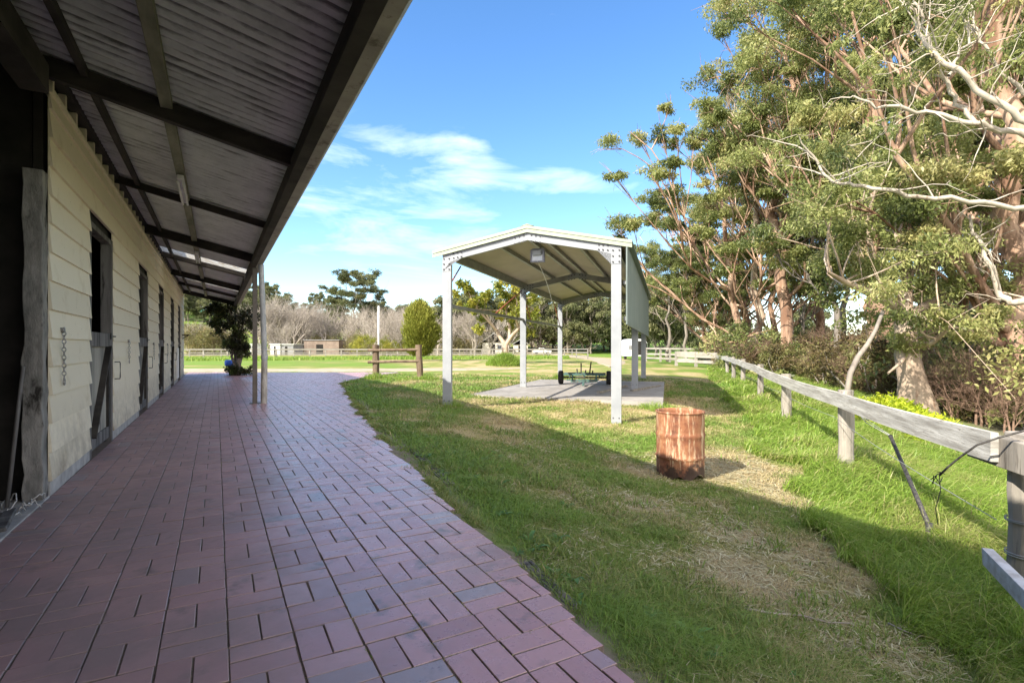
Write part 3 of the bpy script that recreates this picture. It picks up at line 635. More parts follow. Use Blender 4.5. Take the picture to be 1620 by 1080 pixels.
# ------------------------------------------------------------------ carport
def build_carport():
    r = thing('carport','open steel carport with pale columns, gabled roof and a grey side panel over concrete','carport',(C0[0],C0[1],0),CR)
    W=3.507; L=12.25; K=2.98; pit=.2; vs=(0,6.1,12.2); AP=K+.35
    def gz(u,v): p=cl(u,v); return tz1(*p)
    for i,v in enumerate(vs):
        for u in (0,W):
            b = -.11 if i else gz(u,v)-.05
            a=Acc(); s=1 if u==0 else -1
            cw=.095; # C section: face plate and two flanges
            a.box(u-cw,u+cw,v-.004,v+.004,b,K+.12); a.box(u-cw,u-cw+.005,v+.004,v+.075,b,K+.12); a.box(u+cw-.005,u+cw,v+.004,v+.075,b,K+.12)
            a.box(u-cw,u-cw+.02,v+.070,v+.075,b,K+.12) ; a.box(u+cw-.02,u+cw,v+.070,v+.075,b,K+.12)
            c=a.build('column',M['galv'],r)
            if i:
                a=Acc(); a.box(u-.13,u+.13,v-.05,v+.12,-.10,-.088); a.build('base_plate',M['galvdark'],c)
            a=Acc()
            for bx_ in (-.055,.055): a=Acc(); a.tube([(u+bx_,v-.004,b+.16),(u+bx_,v-.016,b+.16)],.012,8); a.build('anchor_bolt',M['bolt'],c)
    for v in vs:      # portal rafters
        for s in (0,1):
            u0,u1=(-.09,W/2) if s==0 else (W+.09,W/2)
            z0=K-.018; z1=AP
            a=Acc(); hh=.17
            P=[(u0,z0),(u1,z1),(u1,z1+hh),(u0,z0+hh)]
            if s: P=P[::-1]
            a.prism(P,v-.006,v+.002); 
            Q=[(u0,z0+hh-.006),(u1,z1+hh-.006),(u1,z1+hh),(u0,z0+hh)]; Q2=[(u0,z0),(u1,z1),(u1,z1+.006),(u0,z0+.006)]
            if s: Q=Q[::-1]; Q2=Q2[::-1]
            a.prism(Q,v+.002,v+.07); a.prism(Q2,v+.002,v+.07)
            a.build('rafter',M['galv'] if v==0 else M['galvdark'],r)
        # knee and apex plates with bolts
        for uc,kind in ((0,'l'),(W,'r'),(W/2,'a')):
            a=Acc(); bl=[]
            if kind=='a':
                a.prism([(uc-.30,AP-.06),(uc,AP+.005),(uc+.30,AP-.06),(uc+.30,AP+.10),(uc,AP+.165),(uc-.30,AP+.10)][::-1],v-.012,v-.0065)
                for dx in (-.26,-.17,-.08,.08,.17,.26):
                    for dz in (-.02,.10): bl.append((uc+dx,AP-abs(dx)*.2+dz+.015))
            else:
                s=1 if kind=='l' else -1
                a.prism([(uc-.093*s,K-.20),(uc-.093*s,K+.13),(uc+.36*s,K+.215),(uc+.36*s,K+.075),(uc+.095*s,K+.0),(uc+.095*s,K-.20)][::s],v-.012,v-.0065)
                for dx in (-.06,.06):
                    for dz in (-.16,-.05,.06): bl.append((uc+dx*s,K+dz))
                for dx in (.16,.25,.33):
                    for dz in (.06,.15): bl.append((uc+dx*s,K+dz+dx*.12-.01))
            pl=a.build('bracket_plate',M['galv'],r)
            a=Acc()
            for (x,z) in bl: a.tube([(x,v-.012,z),(x,v-.028,z)],.017,6)
            a.build('bolts',M['bolt'],pl)
    # roof sheets, trims
    ov=.30; zt=lambda u: K+.275+(.2*(u+.0) if u<=W/2 else .2*(W-u))
    for s in (0,1):
        ua,ub=(-ov,W/2) if s==0 else (W/2,W+ov)
        n=26; a=Acc(); V=[];Q=[]
        a.add([(ua,-.05,zt(ua)+.006),(ub,-.05,zt(ub)+.006),(ub,L+.2,zt(ub)+.006),(ua,L+.2,zt(ua)+.006)],[(0,1,2,3)])
        a.build('roof_sheet',M['trim'],r)
        a=Acc(); a.add([(ua+.01,-.045,zt(ua+.01)-.002),(ub-.0,-.045,zt(ub)-.002),(ub,L+.19,zt(ub)-.002),(ua+.01,L+.19,zt(ua+.01)-.002)],[(0,3,2,1)])
        a.build('roof_lining',M['soffit'],r)
        a=Acc()
        for (dz0,dz1,dv) in ((-.045,.012,0.0),(-.125,-.05,.012)):
            P=[(ua,zt(ua)+dz0),(ub,zt(ub)+dz0),(ub,zt(ub)+dz1),(ua,zt(ua)+dz1)]
            a.prism(P,-.075+dv,-.053+dv)
        a.build('barge_trim',M['trim'],r)
        a=Acc()
        P=[(ua,zt(ua)-.10),(ub,zt(ub)-.10),(ub,zt(ub)+.012),(ua,zt(ua)+.012)]; a.prism(P,L+.2,L+.215); a.build('rear_trim',M['trim'],r)
    a=Acc(); a.prism([(W/2-.14,zt(W/2)-.0),(W/2,zt(W/2)+.045),(W/2+.14,zt(W/2)-.0),(W/2,zt(W/2)+.03)],-.07,L+.2); a.build('ridge_cap',M['trim'],r)
    for uu in (0.0,W*.27,W/2-.16,W/2+.16,W*.75,W):       # purlins
        a=Acc(); zc=zt(uu)-.055; h=.09 if .1<uu<W-.1 else .20
        if h>.1: zc-=.055
        a.box(uu-.035,uu+.035,.01,L-.01,zc-h/2,zc-h/2+.006); a.box(uu-.035,uu-.03,.01,L-.01,zc-h/2,zc+h/2); a.box(uu+.03,uu+.035,.01,L-.01,zc-h/2+.006,zc+h/2)
        a.build('purlin' if .1<uu<W-.1 else 'eave_beam',M['galvdark'],r)
    # left mid rail and diagonal rods
    a=Acc(); a.box(-.03,.03,.08,12.2,2.02,2.10); a.build('side_rail',M['galvdark'],r,bevel=.004)
    for p,q in (((.0,.78,K+.02),(0,.07,2.44)),((0,5.95,K+.0),(0,3.3,2.1)),((0,6.3,2.72),(0,7.1,2.1)),((0,11.0,K),(0,12.15,2.1))):
        a=Acc(); a.tube([p,q],.016,8); a.build('brace_rod',M['redrod'],r,smooth=True)
    # hanging side panel, ribbed sheet
    n=62; V=[];Q=[]; x0=W+.20; vv=np.linspace(-.04,L+.2,n*4+1)
    for i,v in enumerate(vv): 
        off=.010 if (i%4) in (1,) else 0
        V+= [(x0+off,v,1.64),(x0+off,v,zt(x0)-.02)]
    for i in range(len(vv)-1): Q.append((2*i,2*i+2,2*i+3,2*i+1))
    a=Acc(); a.add(V,Q); a.build('side_panel',M['clad'],r)
    a=Acc(); a.box(x0-.012,x0+.014,-.065,-.042,1.62,zt(x0)-.13); a.box(x0-.012,x0+.014,-.04,L+.2,1.615,1.638); a.build('panel_trim',M['clad'],r)
    a=Acc(); a.box(x0-.07,x0-.014,.1,L-.1,1.70,1.78); a.box(x0-.07,x0-.014,.1,L-.1,2.4,2.46); a.build('panel_girts',M['galvdark'],r)
    # soft skin: roof edge over the panel
    a=Acc(); a.prism([(x0-.03,zt(x0)-.03),(x0+.11,zt(x0+.11)-.03),(x0+.11,zt(x0+.11)+.004),(x0-.03,zt(x0-.03)+.004)],-.04,L+.2); a.build('eave_trim',M['clad'],r)
    # slab
    s=Acc(); sv=np.array([(-.75,3.35),(.2,2.95),(2.2,2.72),(4.35,2.55),(4.35,10.0),(-.35,10.1),(-.55,6)]); k=len(sv)
    V=[(x,y,-.10) for x,y in sv]+[(x,y,-.45) for x,y in sv]
    s.add(V,[(i,(i+1)%k,k+(i+1)%k,k+i) for i in range(k)],[(0,i,i+1) for i in range(1,k-1)])
    so=s.build('concrete_slab',M['concrete']); so.location=(C0[0],C0[1],0); so.rotation_euler=(0,0,CR); tag(so,kind='structure')
    # flood light on the ridge
    lt=thing('flood_light','grey floodlight hanging under the carport ridge with a pale cord','light',(*cl(W/2+.10,.45),K+.27),CR)
    a=Acc(); a.box(-.15,.15,-.03,.06,-.30,-.03); a.build('housing',noisy('grey lamp body',(.20,.20,.25),(.30,.30,.36),8,.5),lt,bevel=.012)
    a=Acc(); a.box(-.11,.11,-.04,-.031,-.27,-.14); a.build('lens',noisy('lamp glass',(.55,.58,.66),(.7,.72,.78),8,.2),lt,bevel=.004)
    a=Acc(); a.box(-.09,.09,-.09,-.04,-.16,-.06); a.box(-.12,.12,-.0,.03,-.03,.0); a.build('bracket',M['galv'],lt,bevel=.006)
    pts=[(0,-.04,-.28)]; 
    for s_ in np.linspace(0,1,14): pts.append((.05*math.sin(s_*3)+.06*s_,.1+s_*1.2,-.3-.95*s_))
    a=Acc(); a.tube(pts,.007,6); a.build('cord',M['white'],lt,smooth=True)
build_carport()

# wheeled frame on the slab
def build_trailer():
    c=cl(1.95,8.0)
    r=thing('wheeled_frame','dark green two wheeled implement frame with upright bars parked on the carport slab','trailer',(c[0]-.25,c[1],-.10),math.radians(-10))
    for s in (-1,1):
        w=Acc(); x=.82*s; prof=[(.13,-.07),(.19,-.085),(.225,-.07),(.235,0),(.225,.07),(.19,.085),(.13,.07)]
        n=24; a_=np.arange(n)*2*math.pi/n; V=[(x+h,rr*math.cos(t),.235+rr*math.sin(t)) for rr,h in prof for t in a_]
        Q=[(i*n+j,i*n+(j+1)%n,(i+1)*n+(j+1)%n,(i+1)*n+j) for i in range(len(prof)-1) for j in range(n)]
        w.add(V,Q)
        wh=w.build('tyre',M['rubber'],r,smooth=True)
        h=Acc(); h.tube([(x-.06,0,.235),(x+.06,0,.235)],.135,20); h.tube([(x-.09,0,.235),(x+.09,0,.235)],.04,12); h.build('hub',M['green_paint'],wh)
    a=Acc(); a.tube([(-.82,0,.235),(.82,0,.235)],.03,8); a.build('axle',M['iron'],r)
    a=Acc()
    for y,z in ((-.22,.34),(.25,.36)): a.beam((-.72,y,z),(.72,y,z),.05,.06)
    for x in (-.5,0,.5): a.beam((x,-.24,.30),(x,.27,.31),.05,.05)
    a.beam((-.45,-.5,.12),(.45,-.5,.14),.05,.05); a.beam((-.4,-.5,.13),(-.4,-.2,.33),.04,.05); a.beam((.4,-.5,.13),(.4,-.2,.33),.04,.05); a.beam((0,-.5,.15),(0,-1.25,.06),.07,.05)
    a.beam((-.6,-.3,.16),(.5,-.32,.18),.04,.04)
    a.build('frame',M['green_paint'],r,bevel=.005)
    for x,y,h,l in ((-.12,.0,.92,.0),(.16,.1,.98,.06),(-.24,.1,.62,-.03),(.02,-.1,.58,.02),(.26,-.05,.55,.02)):
        a=Acc(); a.beam((x,y,.30),(x+l,y,.3+(h-.3)*.70),.045,.045,up=(0,1,0)); a.build('upright_bar',M['iron'],r,bevel=.004)
build_trailer()
for k,(u0,v0,u1,v1,lab) in enumerate(((2.6,4.6,3.15,7.4,'longer dark plank lying on the slab left of the second carport column'),(3.45,5.4,4.2,7.8,'shorter dark plank lying on the slab right of the second carport column'))):
    p=cl(u0,v0);q=cl(u1,v1); a=Acc(); a.beam((*p,-.075),(*q,-.075),.11,.045,jit=.004); tag(a.build('plank',M['wood'],bevel=.004),lab,'plank')

# ------------------------------------------------------------------ rusty drum
def build_drum():
    x,y=2.26,7.08; z=tz1(x,y)
    r=thing('rusty_drum','rusted steel drum with burnt foot standing on the lawn','drum',(x,y,z-.02)); R=.31
    prof=[(R,0.02)]
    for k in range(1,40):
        h=.02+.86*k/40; b=0
        for c in (.30,.59): b+=.018*math.exp(-((h-c)/.013)**2)
        b+=.004*math.exp(-((h-.335)/.01)**2)+.004*math.exp(-((h-.555)/.01)**2)
        prof.append((R+b,h))
    prof+=[(R+.001,.875),(R+.011,.885),(R+.012,.896),(R+.002,.902),(R-.008,.895),(R-.008,.86),(R-.01,.4),(R-.012,.05)]
    a=Acc(); a.lathe(prof,56)
    v=a.v[0]; ang=np.arctan2(v[:,1],v[:,0]); h=v[:,2]
    k=1+.035*np.exp(-((ang-(-1.35))/.35)**2)*-np.exp(-((h-.10)/.13)**2)+.008*np.sin(ang*3+h*5)
    v[:,0]*=k; v[:,1]*=k
    # eaten away hem
    low=h<.12; v[low,2]+=np.clip(.10*np.exp(-((ang[low]+.95)/.35)**2)+.07*np.exp(-((ang[low]+1.9)/.2)**2)-.0,0,.1)*(1-h[low]/.12)
    a.v[0]=v; a.build('shell',M['rust'],r,smooth=True)
    a=Acc(); a.lathe([(0,.30),(R-.02,.29)],30,wob=.004); a.build('ash_fill',noisy('ash',(.06,.05,.045),(.2,.18,.16),12,.95,.8,.02),r)
build_drum()

# ------------------------------------------------------------------ fences
def rough_post(a, x, y, z0, z1, r, lean=(0,0), n=12):
    k=9; zz=np.linspace(z0,z1,k); pts=[(x+lean[0]*(z-z0),y+lean[1]*(z-z0),z) for z in zz]; rr=[r*(1+.05*math.sin(i*1.7+x)) for i in range(k)]
    a.tube(pts,rr,n,flute=.03)
def build_paddock_fence():
    tops=[.62,.56,.58,.66,.72,.72,.70,.66,.64]
    r=thing('paddock_fence','weathered timber post fence with one pale top rail running beside long green grass','fence',(0,0,0))
    for i,((x,y),t) in enumerate(zip(FPX,tops)):
        a=Acc(); rough_post(a,x+(.08 if i==0 else .05),y,tz1(x,y)-.2,t+(.02 if i!=0 else -.03),.10 if i<3 else .085,(random.uniform(-.02,.02),0)); a.build('post',M['wood'],r,smooth=False,bevel=.004)
    for i in range(len(FPX)-1):
        p=np.array(FPX[i]);q=np.array(FPX[i+1]); d=(q-p)/np.linalg.norm(q-p); nn=np.array([-d[1],d[0]]); off=.115
        a=Acc(); e=.12
        p2=p-d*(e if i else .02)+nn*off; q2=q+d*.02+nn*off; za=tops[i]-.09;zb=tops[i+1]-.09
        k=8
        for m in range(k):
            s0=m/k;s1=(m+1)/k; sag=lambda s:-.02*math.sin(s*math.pi)
            A=np.array([*(p2+(q2-p2)*s0),za+(zb-za)*s0+sag(s0)]);B=np.array([*(p2+(q2-p2)*s1),za+(zb-za)*s1+sag(s1)])
            V=[]
            for c in (A,B):
                for sx,sz in ((-.022,-.10),(.022,-.10),(.022,.095),(-.022,.095)): V.append(c+np.array([nn[0]*sx,nn[1]*sx,sz]))
            a.add(V,[(0,1,5,4),(1,2,6,5),(2,3,7,6),(3,0,4,7)]+([(3,2,1,0)] if m==0 else [])+([(4,5,6,7)] if m==k-1 else []))
        a.build('rail',M['woodrail'],r)
    # next rail, lapped over the near post
    a=Acc(); a.beam((3.36,3.85,.50),(2.55,.6,.46),.05,.20,jit=.003); a.build('rail',M['wood'],r,bevel=.006)
    a=Acc(); a.beam((3.48,3.62,.60),(3.1,1.8,.60),.16,.05,jit=.003); a.build('rail_cap',M['wood'],r,bevel=.006)
    # wires
    a=Acc()
    wz=[.05,.20,.21,.22,.24,.24,.24,.22,.2]
    for i in range(7):
        p=FPX[i];q=FPX[i+1]; pts=[(p[0]+(q[0]-p[0])*s-.12,p[1]+(q[1]-p[1])*s,wz[i]+(wz[i+1]-wz[i])*s-.03*math.sin(s*math.pi)) for s in np.linspace(0,1,10)]
        a.tube(pts,.0035,5)
    for zc in (.04,.05,-.17,-.185,-.30): a.torus((3.42,3.5,zc),.108,.004,(random.uniform(-.1,.1),0,1),20,5,1.0,(1,0,0))
    for dz in (-.17,-.04): a.torus((4.76,7.5,.40+dz*0),.125,.004,(0,0,1),20,5,1.0,(1,0,0))
    a.build('wire',M['galvdark'],r,smooth=True)
    a=Acc(); a.tube([(4.655,7.375,.56),(4.60,7.37,.50),(4.60,7.37,.36)],.006,6); a.build('wire_tie',M['white'],r,smooth=True)
build_paddock_fence()
# steel stay with wire, cable, loose painted board
a=Acc(); p=at(1370,668,6.9);q=at(1409,690,6.55); e=at(1470,832,4.75)
st=thing('steel_stay','dark steel pipe stay slanting into the long grass below the rail','pipe',tuple(e))
b=Acc(); b.tube([q-e,(q-e)*.97,(q-e)*.5,(0,0,0)],[.026,.021,.021,.023],10); b.tube([(0,0,-.25),(0,0,.03)],.03,10); b.build('pipe',M['iron'],st,smooth=True)
b=Acc(); b.tube([p-e+np.array([.1,.3,.08]),p-e,q-e],.005,5); b.tube([p-e+np.array([.1,.3,.06]),q-e+np.array([.02,0,0])],.004,5); b.build('wire',M['galvdark'],st,smooth=True)
pts=[at(1680,668,3.2),at(1620,681,3.3),at(1580,692,3.38),at(1545,704,3.45),at(1520,722,3.55),at(1500,738,3.6),at(1486,752,3.62)]
cb=thing('loose_cable','dark frayed cable drooping over the rail near the right edge','cable',tuple(pts[3])); o=pts[3]
b=Acc(); b.tube([x-o for x in pts],.007,6); b.build('strand',M['iron'],cb,smooth=True)
b=Acc()
for k in range(7):
    c=pts[-1]-o+rng.normal(0,.02,3); b.tube([c,c+rng.normal(0,.012,3),c+rng.normal(0,.022,3)-np.array([0,0,.03])],.003,5)
b.tube([pts[-1]-o,at(1488,775,3.6)-o,at(1480,805,3.62)-o,at(1484,830,3.62)-o],.003,5)
b.build('frayed_end',M['iron'],cb,smooth=True)
a=Acc(); a.beam(at(1562,880,3.0),at(1700,1020,2.15),.05,.10,jit=.003)
tag(a.build('painted_board',noisy('flaking white board',(.62,.62,.63),(.42,.40,.38),14,.8,.5,.004),bevel=.003),'flaking white board end poking in low at the right edge by the thick post','board')

# gate panel between the paving and the shed: two stout posts, two rails
r=thing('rail_barrier','short barrier of two stout brown posts and two rails between paving and lawn','fence',(-5.16,20.0,0))
M['woodbrown']=noisy('brown round timber',(.115,.08,.055),(.23,.17,.12),5,.85,.5,.006,(1,1,.15),c3=(.06,.045,.035),s3=8)
a=Acc(); rough_post(a,0,0,-.2,1.27,.125,(-.01,0)); a.build('post',M['woodbrown'],r)
a=Acc(); rough_post(a,1.70,-.05,-.2,1.27,.12,(-.06,0)); a.build('post',M['woodbrown'],r)
for z in (1.06,.62):
    a=Acc(); rr=.055; a.tube([(-.28,-.12,z-.01),(.6,-.13,z+.01),(1.62,-.12,z+.02)],[rr,rr*.95,rr],10,flute=.03); a.build('rail',M['woodbrown'],r)
a=Acc(); p=at(599,484,24); a.tube([(p[0],24,tz1(p[0],24)-.1),(p[0],24,p[2])],.038,10)
tag(a.build('pale_pole',M['white'],smooth=True),'slim pale upright pole behind the left post of the short barrier','pole')

def far_fence(name,label,pxs,Ys,h,rails,mat,base=None,pw=.14,rt=.14,group=None):
    P=[((px-810)/F*Y,Y) for px,Y in zip(pxs,Ys)]; z0=tz([p[0] for p in P],[p[1] for p in P])
    r=thing(name,label,'fence',(P[0][0],P[0][1],0)); ox,oy=P[0]
    for (x,y),z in zip(P,z0):
        a=Acc(); a.box(x-ox-pw/2,x-ox+pw/2,y-oy-pw/2,y-oy+pw/2,z-.1,z+h); a.build('post',mat,r)
    for f in rails:
        a=Acc()
        for i in range(len(P)-1):
            a.beam((P[i][0]-ox,P[i][1]-oy-pw*.6,z0[i]+h*f),(P[i+1][0]-ox,P[i+1][1]-oy-pw*.6,z0[i+1]+h*f),.05,rt)
        a.build('rail',mat,r)
    return r
def interpY(pxs,a,b): return [a+(b-a)*(p-pxs[0])/(pxs[-1]-pxs[0]) for p in pxs]
M['woodfar']=noisy('pale far timber',(.24,.22,.19),(.37,.34,.30),1.5,.85,.2)
M['woodfar2']=noisy('grey far timber',(.19,.175,.155),(.29,.27,.24),1.5,.85,.2)
px=[250,285,322,360,399,437,490,540,587,629,671,708,745,779,812,842,867,893]; far_fence('far_fence','nearer two rail timber fence crossing behind the lawns',px,interpY(px,56,68),1.15,(.93,.45),M['woodfar'])
px=[300,350,400,465,515,565,612,652,690,727,762,800,833,860,885,905,930]; far_fence('far_fence','second thinner timber fence just behind the first one',px,interpY(px,70,80),1.15,(.95,.55),M['woodfar2'],pw=.12,rt=.12)
px=[893,912,930]; far_fence('far_fence','small rail fence stub at the near side of the dirt track',px,[68,62,58],1.2,(.93,.6,.3),M['woodfar2'],pw=.12,rt=.09)
px=[1022,1045,1060,1085,1110,1134]; far_fence('far_fence','post and rail fence behind the loading pen at the end of the lane',px,[50,48,47,46,45,44],1.25,(.96,.55,.25),M['woodfar'],pw=.16,rt=.14)
px=[1070,1101,1133]; far_fence('stock_pen','low pale board pen closing the lane before the tall gums',px,[38.5,37.5,36.5],1.05,(.92,.72,.36),M['woodfar'],pw=.18,rt=.20)

# ------------------------------------------------------------------ vegetation generators
def leaves(centers, radii, n_per, leaf, flat=.6, droop=.5, tint=.5, tvar=.22, aspect=.34, shell=.5, sub=8):
    """rhombic leaves gathered in tufts round each centre; returns verts, quads, tints"""
    C=[];T=[]
    for c,r in zip(centers,radii):
        ct=np.clip(rng.normal(tint,.20),0,1)
        d=rng.normal(0,1,(sub,3)); d/=np.linalg.norm(d,axis=1)[:,None]; d*=(rng.random((sub,1))**.4)*r*.8; d[:,2]*=flat; d[:,2]+=r*.1
        k=max(1,int(n_per/sub)); st=rng.normal(0,.13,sub)
        dd=rng.normal(0,1,(sub,k,3)); dd/=np.linalg.norm(dd,axis=2)[...,None]; dd*=(rng.random((sub,k,1))**shell)*r*.46; dd[...,2]*=flat*1.1
        P=np.asarray(c)+d[:,None]+dd; C.append(P.reshape(-1,3)); T.append(np.clip(ct+np.repeat(st,k)+rng.normal(0,tvar*.6,sub*k),0,1))
    P=np.vstack(C);T=np.concatenate(T);n=len(P)
    ax=rng.normal(0,1,(n,3)); ax[:,2]-=droop*1.6; ax/=np.linalg.norm(ax,axis=1)[:,None]
    s=np.cross(ax,rng.normal(0,1,(n,3))); s/=np.linalg.norm(s,axis=1)[:,None]
    L=leaf*rng.uniform(.6,1.35,(n,1)); W=L*aspect
    V=np.stack([P,P+ax*L*.45+s*W*.5,P+ax*L,P+ax*L*.45-s*W*.5],1)
    return V.reshape(-1,3),np.arange(n*4).reshape(-1,4),np.repeat(T,4)
def wob(p,q,k,amp,bend=None):
    p=np.array(p,float);q=np.array(q,float);s=np.linspace(0,1,k)[:,None]; pts=p+(q-p)*s
    if bend is not None: pts=pts+np.array(bend)*(np.sin(s*math.pi))
    n=rng.normal(0,amp*1.7,(k,3)); n[0]=0;n[-1]=0; m_=n.copy(); m_[1:-1]=.25*n[:-2]+.5*n[1:-1]+.25*n[2:]; return pts+m_
def gum(H,R,cb,rt,np_=9,ns=5,cr=1.2,leaf=.30,nleaf=420,lean=(0,0),trunk='bark_red',crown='leaf_gum',tint=.5,flat=.6,droop=.5,offs=(0,0),sub=8,name='gum_tree',label='',group=None,bare=0,prof=None,twigs=4):
    root=thing(name,label,'tree',(0,0,0),0,group)
    k=12; s=np.linspace(0,1,k); top=H*.86
    tr=np.stack([lean[0]*s**1.3+rng.normal(0,.012*H,k)*(s>0)*(s<1),lean[1]*s**1.3+rng.normal(0,.012*H,k)*(s>0),s*top],1)
    trr=rt*(1-s)**.7*.9+rt*.1; trr[0]*=1.45; trr[1]*=1.05
    t=Acc(); t.tube(tr,trr,10,flute=.05)
    C=[];Rr=[]
    ph=rng.random()*6.28
    for i in range(np_):
        f=(i+.5)/np_; az_=ph+i*2.4+rng.normal(0,.3)
        zf=cb+(1-cb)*f; e=math.sqrt(max(.06,1-((f-.38)/.75)**2))*rng.uniform(.65,1.1) if prof is None else prof(f)
        end=np.array([math.cos(az_)*R*e+offs[0]*f+lean[0]*zf,math.sin(az_)*R*e+offs[1]*f+lean[1]*zf,H*zf])
        h0=max(.12*H,H*zf-np.hypot(end[0],end[1])*rng.uniform(.7,1.3)-.06*H); h0=min(h0,top*.95)
        st=np.array([np.interp(h0,tr[:,2],tr[:,j]) for j in range(3)])
        br=np.interp(h0,tr[:,2],trr)*.30+.02
        pl=wob(st,end,8,.10+.012*H,(0,0,-.04*H)); t.tube(pl,np.linspace(br,.035,8),6,False)
        for j in range(ns):
            u=rng.uniform(.4,1); b=pl[int(u*7)]; tip=end*(.35+.65*u)+b*(.65-.65*u)+np.array([*rng.normal(0,R*.24,2),abs(rng.normal(0,R*.17))])
            sp=wob(b,tip,5,.10); t.tube(sp,np.linspace(br*.35+.02,.02,5),4,False)
            if rng.random()>bare: C.append(tip);Rr.append(cr*rng.uniform(.65,1.3))
            for _ in range(twigs):
                tp=tip+rng.normal(0,cr*.7,3); t.tube([sp[-2],(sp[-1]+tp)/2,tp],[.022,.016,.008],3,False)
    t.build('trunk',M[trunk],root,smooth=True)
    a=Acc(); v,q,tt=leaves(C,Rr,nleaf,leaf,flat,droop,tint,sub=sub); a.add(v,q,tint=tt); a.build('crown',M[crown],root)
    return root
def bare_tree(H,seed_r,mat='twig',label='',group=None,spread=.5,name='bare_tree',multi=1):
    root=thing(name,label,'tree',(0,0,0),0,group); t=Acc(); c=Acc()
    def go(p,d,L,r,lv):
        d=d/np.linalg.norm(d); k=4; pts=[p]; 
        for i in range(k-1): d=d+rng.normal(0,.13,3)+np.array([0,0,.05]); d/=np.linalg.norm(d); pts.append(pts[-1]+d*L/(k-1))
        (t if lv==0 else c).tube(pts,np.linspace(r,r*.55,k),6 if lv<2 else 3,False)
        if lv>=4: return
        for i in range(5 if lv<3 else 4):
            b=pts[-1] if i==0 else pts[rng.integers(1,k)]
            dd=d+rng.normal(0,spread,3)+np.array([0,0,.22]); go(b,dd,L*rng.uniform(.5,.78),r*.5,lv+1)
    for m in range(multi): go(np.array([rng.normal(0,.15),rng.normal(0,.15),-.1]),np.array([rng.normal(0,.2),rng.normal(0,.2),1.]),H*.38,seed_r,0)
    t.build('trunk',M[mat],root,smooth=True); c.build('crown',M[mat],root,smooth=True); return root
def shrub(R,H,n,leaf,mat,label,group=None,tint=.5,name='shrub',clumps=14,aspect=.4,droop=0,stems=7,cat='shrub',flat=.8):
    root=thing(name,label,cat,(0,0,0),0,group); C=[];Rr=[];s=Acc()
    for i in range(clumps):
        a_=rng.random()*6.28; rr=R*math.sqrt(rng.random())*.8; z=H*(.15+.75*rng.random()*(1-(rr/R)**2*.6))
        C.append((rr*math.cos(a_),rr*math.sin(a_),z));Rr.append(R*rng.uniform(.28,.5))
        if i<stems: s.tube(wob((rr*.15*math.cos(a_),rr*.15*math.sin(a_),-.05),C[-1],6,.05),np.linspace(.035,.01,6),4,False)
    s.build('stems',M['twig'],root,smooth=True)
    a=Acc(); v,q,tt=leaves(C,Rr,n,leaf,flat,droop,tint,aspect=aspect); v[:,2]=np.maximum(v[:,2],-.05); a.add(v,q,tint=tt); a.build('foliage',M[mat],root); return root
def put(root,px,Y,rz=0,s=1,sz=None,dz=0,label=None,first=False,sink=.1):
    x=(px-810)/F*Y; loc=(x,Y,tz1(x,Y)-sink+dz); sc=(s,s,sz or s)
    if first:
        root.location=loc;root.rotation_euler=(0,0,rz);root.scale=sc
        if label: root['label']=label
        return root
    return dup(root,loc,rz,sc,label)

# ------------------------------------------------------------------ tall gums on the right
gA=gum(26,5.2,.36,.40,15,7,1.25,.20,720,(.6,0),label='tallest gum with a straight reddish trunk behind the line of fence posts',tint=.45)
put(gA,1238,34,0.4,1,1.03,first=True)
gB=gum(17,6.8,.32,.27,13,6,1.0,.20,880,(-2.5,0),tint=.42,offs=(-1.5,0),label='broad gum reaching its limbs out to the left over the carport roof',flat=.5)
put(gB,1176,36,0,1,first=True)
gD=gum(24,6.5,.40,.58,14,6,1.15,.19,1050,(.8,0),tint=.55,label='thick reddish gum trunk standing just left of the forked pale trunk')
put(gD,1378,26,1.0,1,first=True)
gC=gum(13,3.0,.55,.20,9,5,1.0,.20,600,(.2,0),trunk='bark_grey',tint=.38,label='slim straight gum trunk with grey bark between the two thick red ones')
put(gC,1322,29,2,1,first=True)
gF=gum(19,5.5,.32,.46,14,6,1.0,.14,1500,(-.6,.4),tint=.55,label='big gum at the right edge with a pinkish trunk behind the near fence post')
put(gF,1612,15.5,.5,1,first=True)
grp='tall gums massed behind the right hand fence'; gl='tall gum with grey green crown in the mass behind the right hand fence'
spots=[(gA,1300,44,2.1,1.0),(gD,1475,31,2.6,.98),(gA,1545,38,4.0,1.05),(gD,1610,27,5.0,.85),(gA,1180,52,1.2,.98),(gB,1120,50,5.2,.92),
       (gC,1540,26,2.5,1.3),(gC,1085,46,.3,.80),(gC,1058,48,1.9,.78),(gB,1225,46,.9,1.0),(gF,1690,22,3.3,1.0),(gA,1640,34,.9,1.0),(gC,1270,38,3.1,.8),(gF,1130,44,4.4,.50),(gC,1335,33,5.6,1.1)]
for i,(p,px_,Y,rz,s) in enumerate(spots):
    o=put(p,px_,Y,rz,s,label=gl); o['group']=grp
gH=gum(25,4.2,.45,.30,10,4,.85,.2,520,(-.8,0),trunk='bark_pale',tint=.5,label='tall sparse gum with small open tufts standing highest at the left of the mass',twigs=7)
put(gH,1200,38,.7,1,first=True)
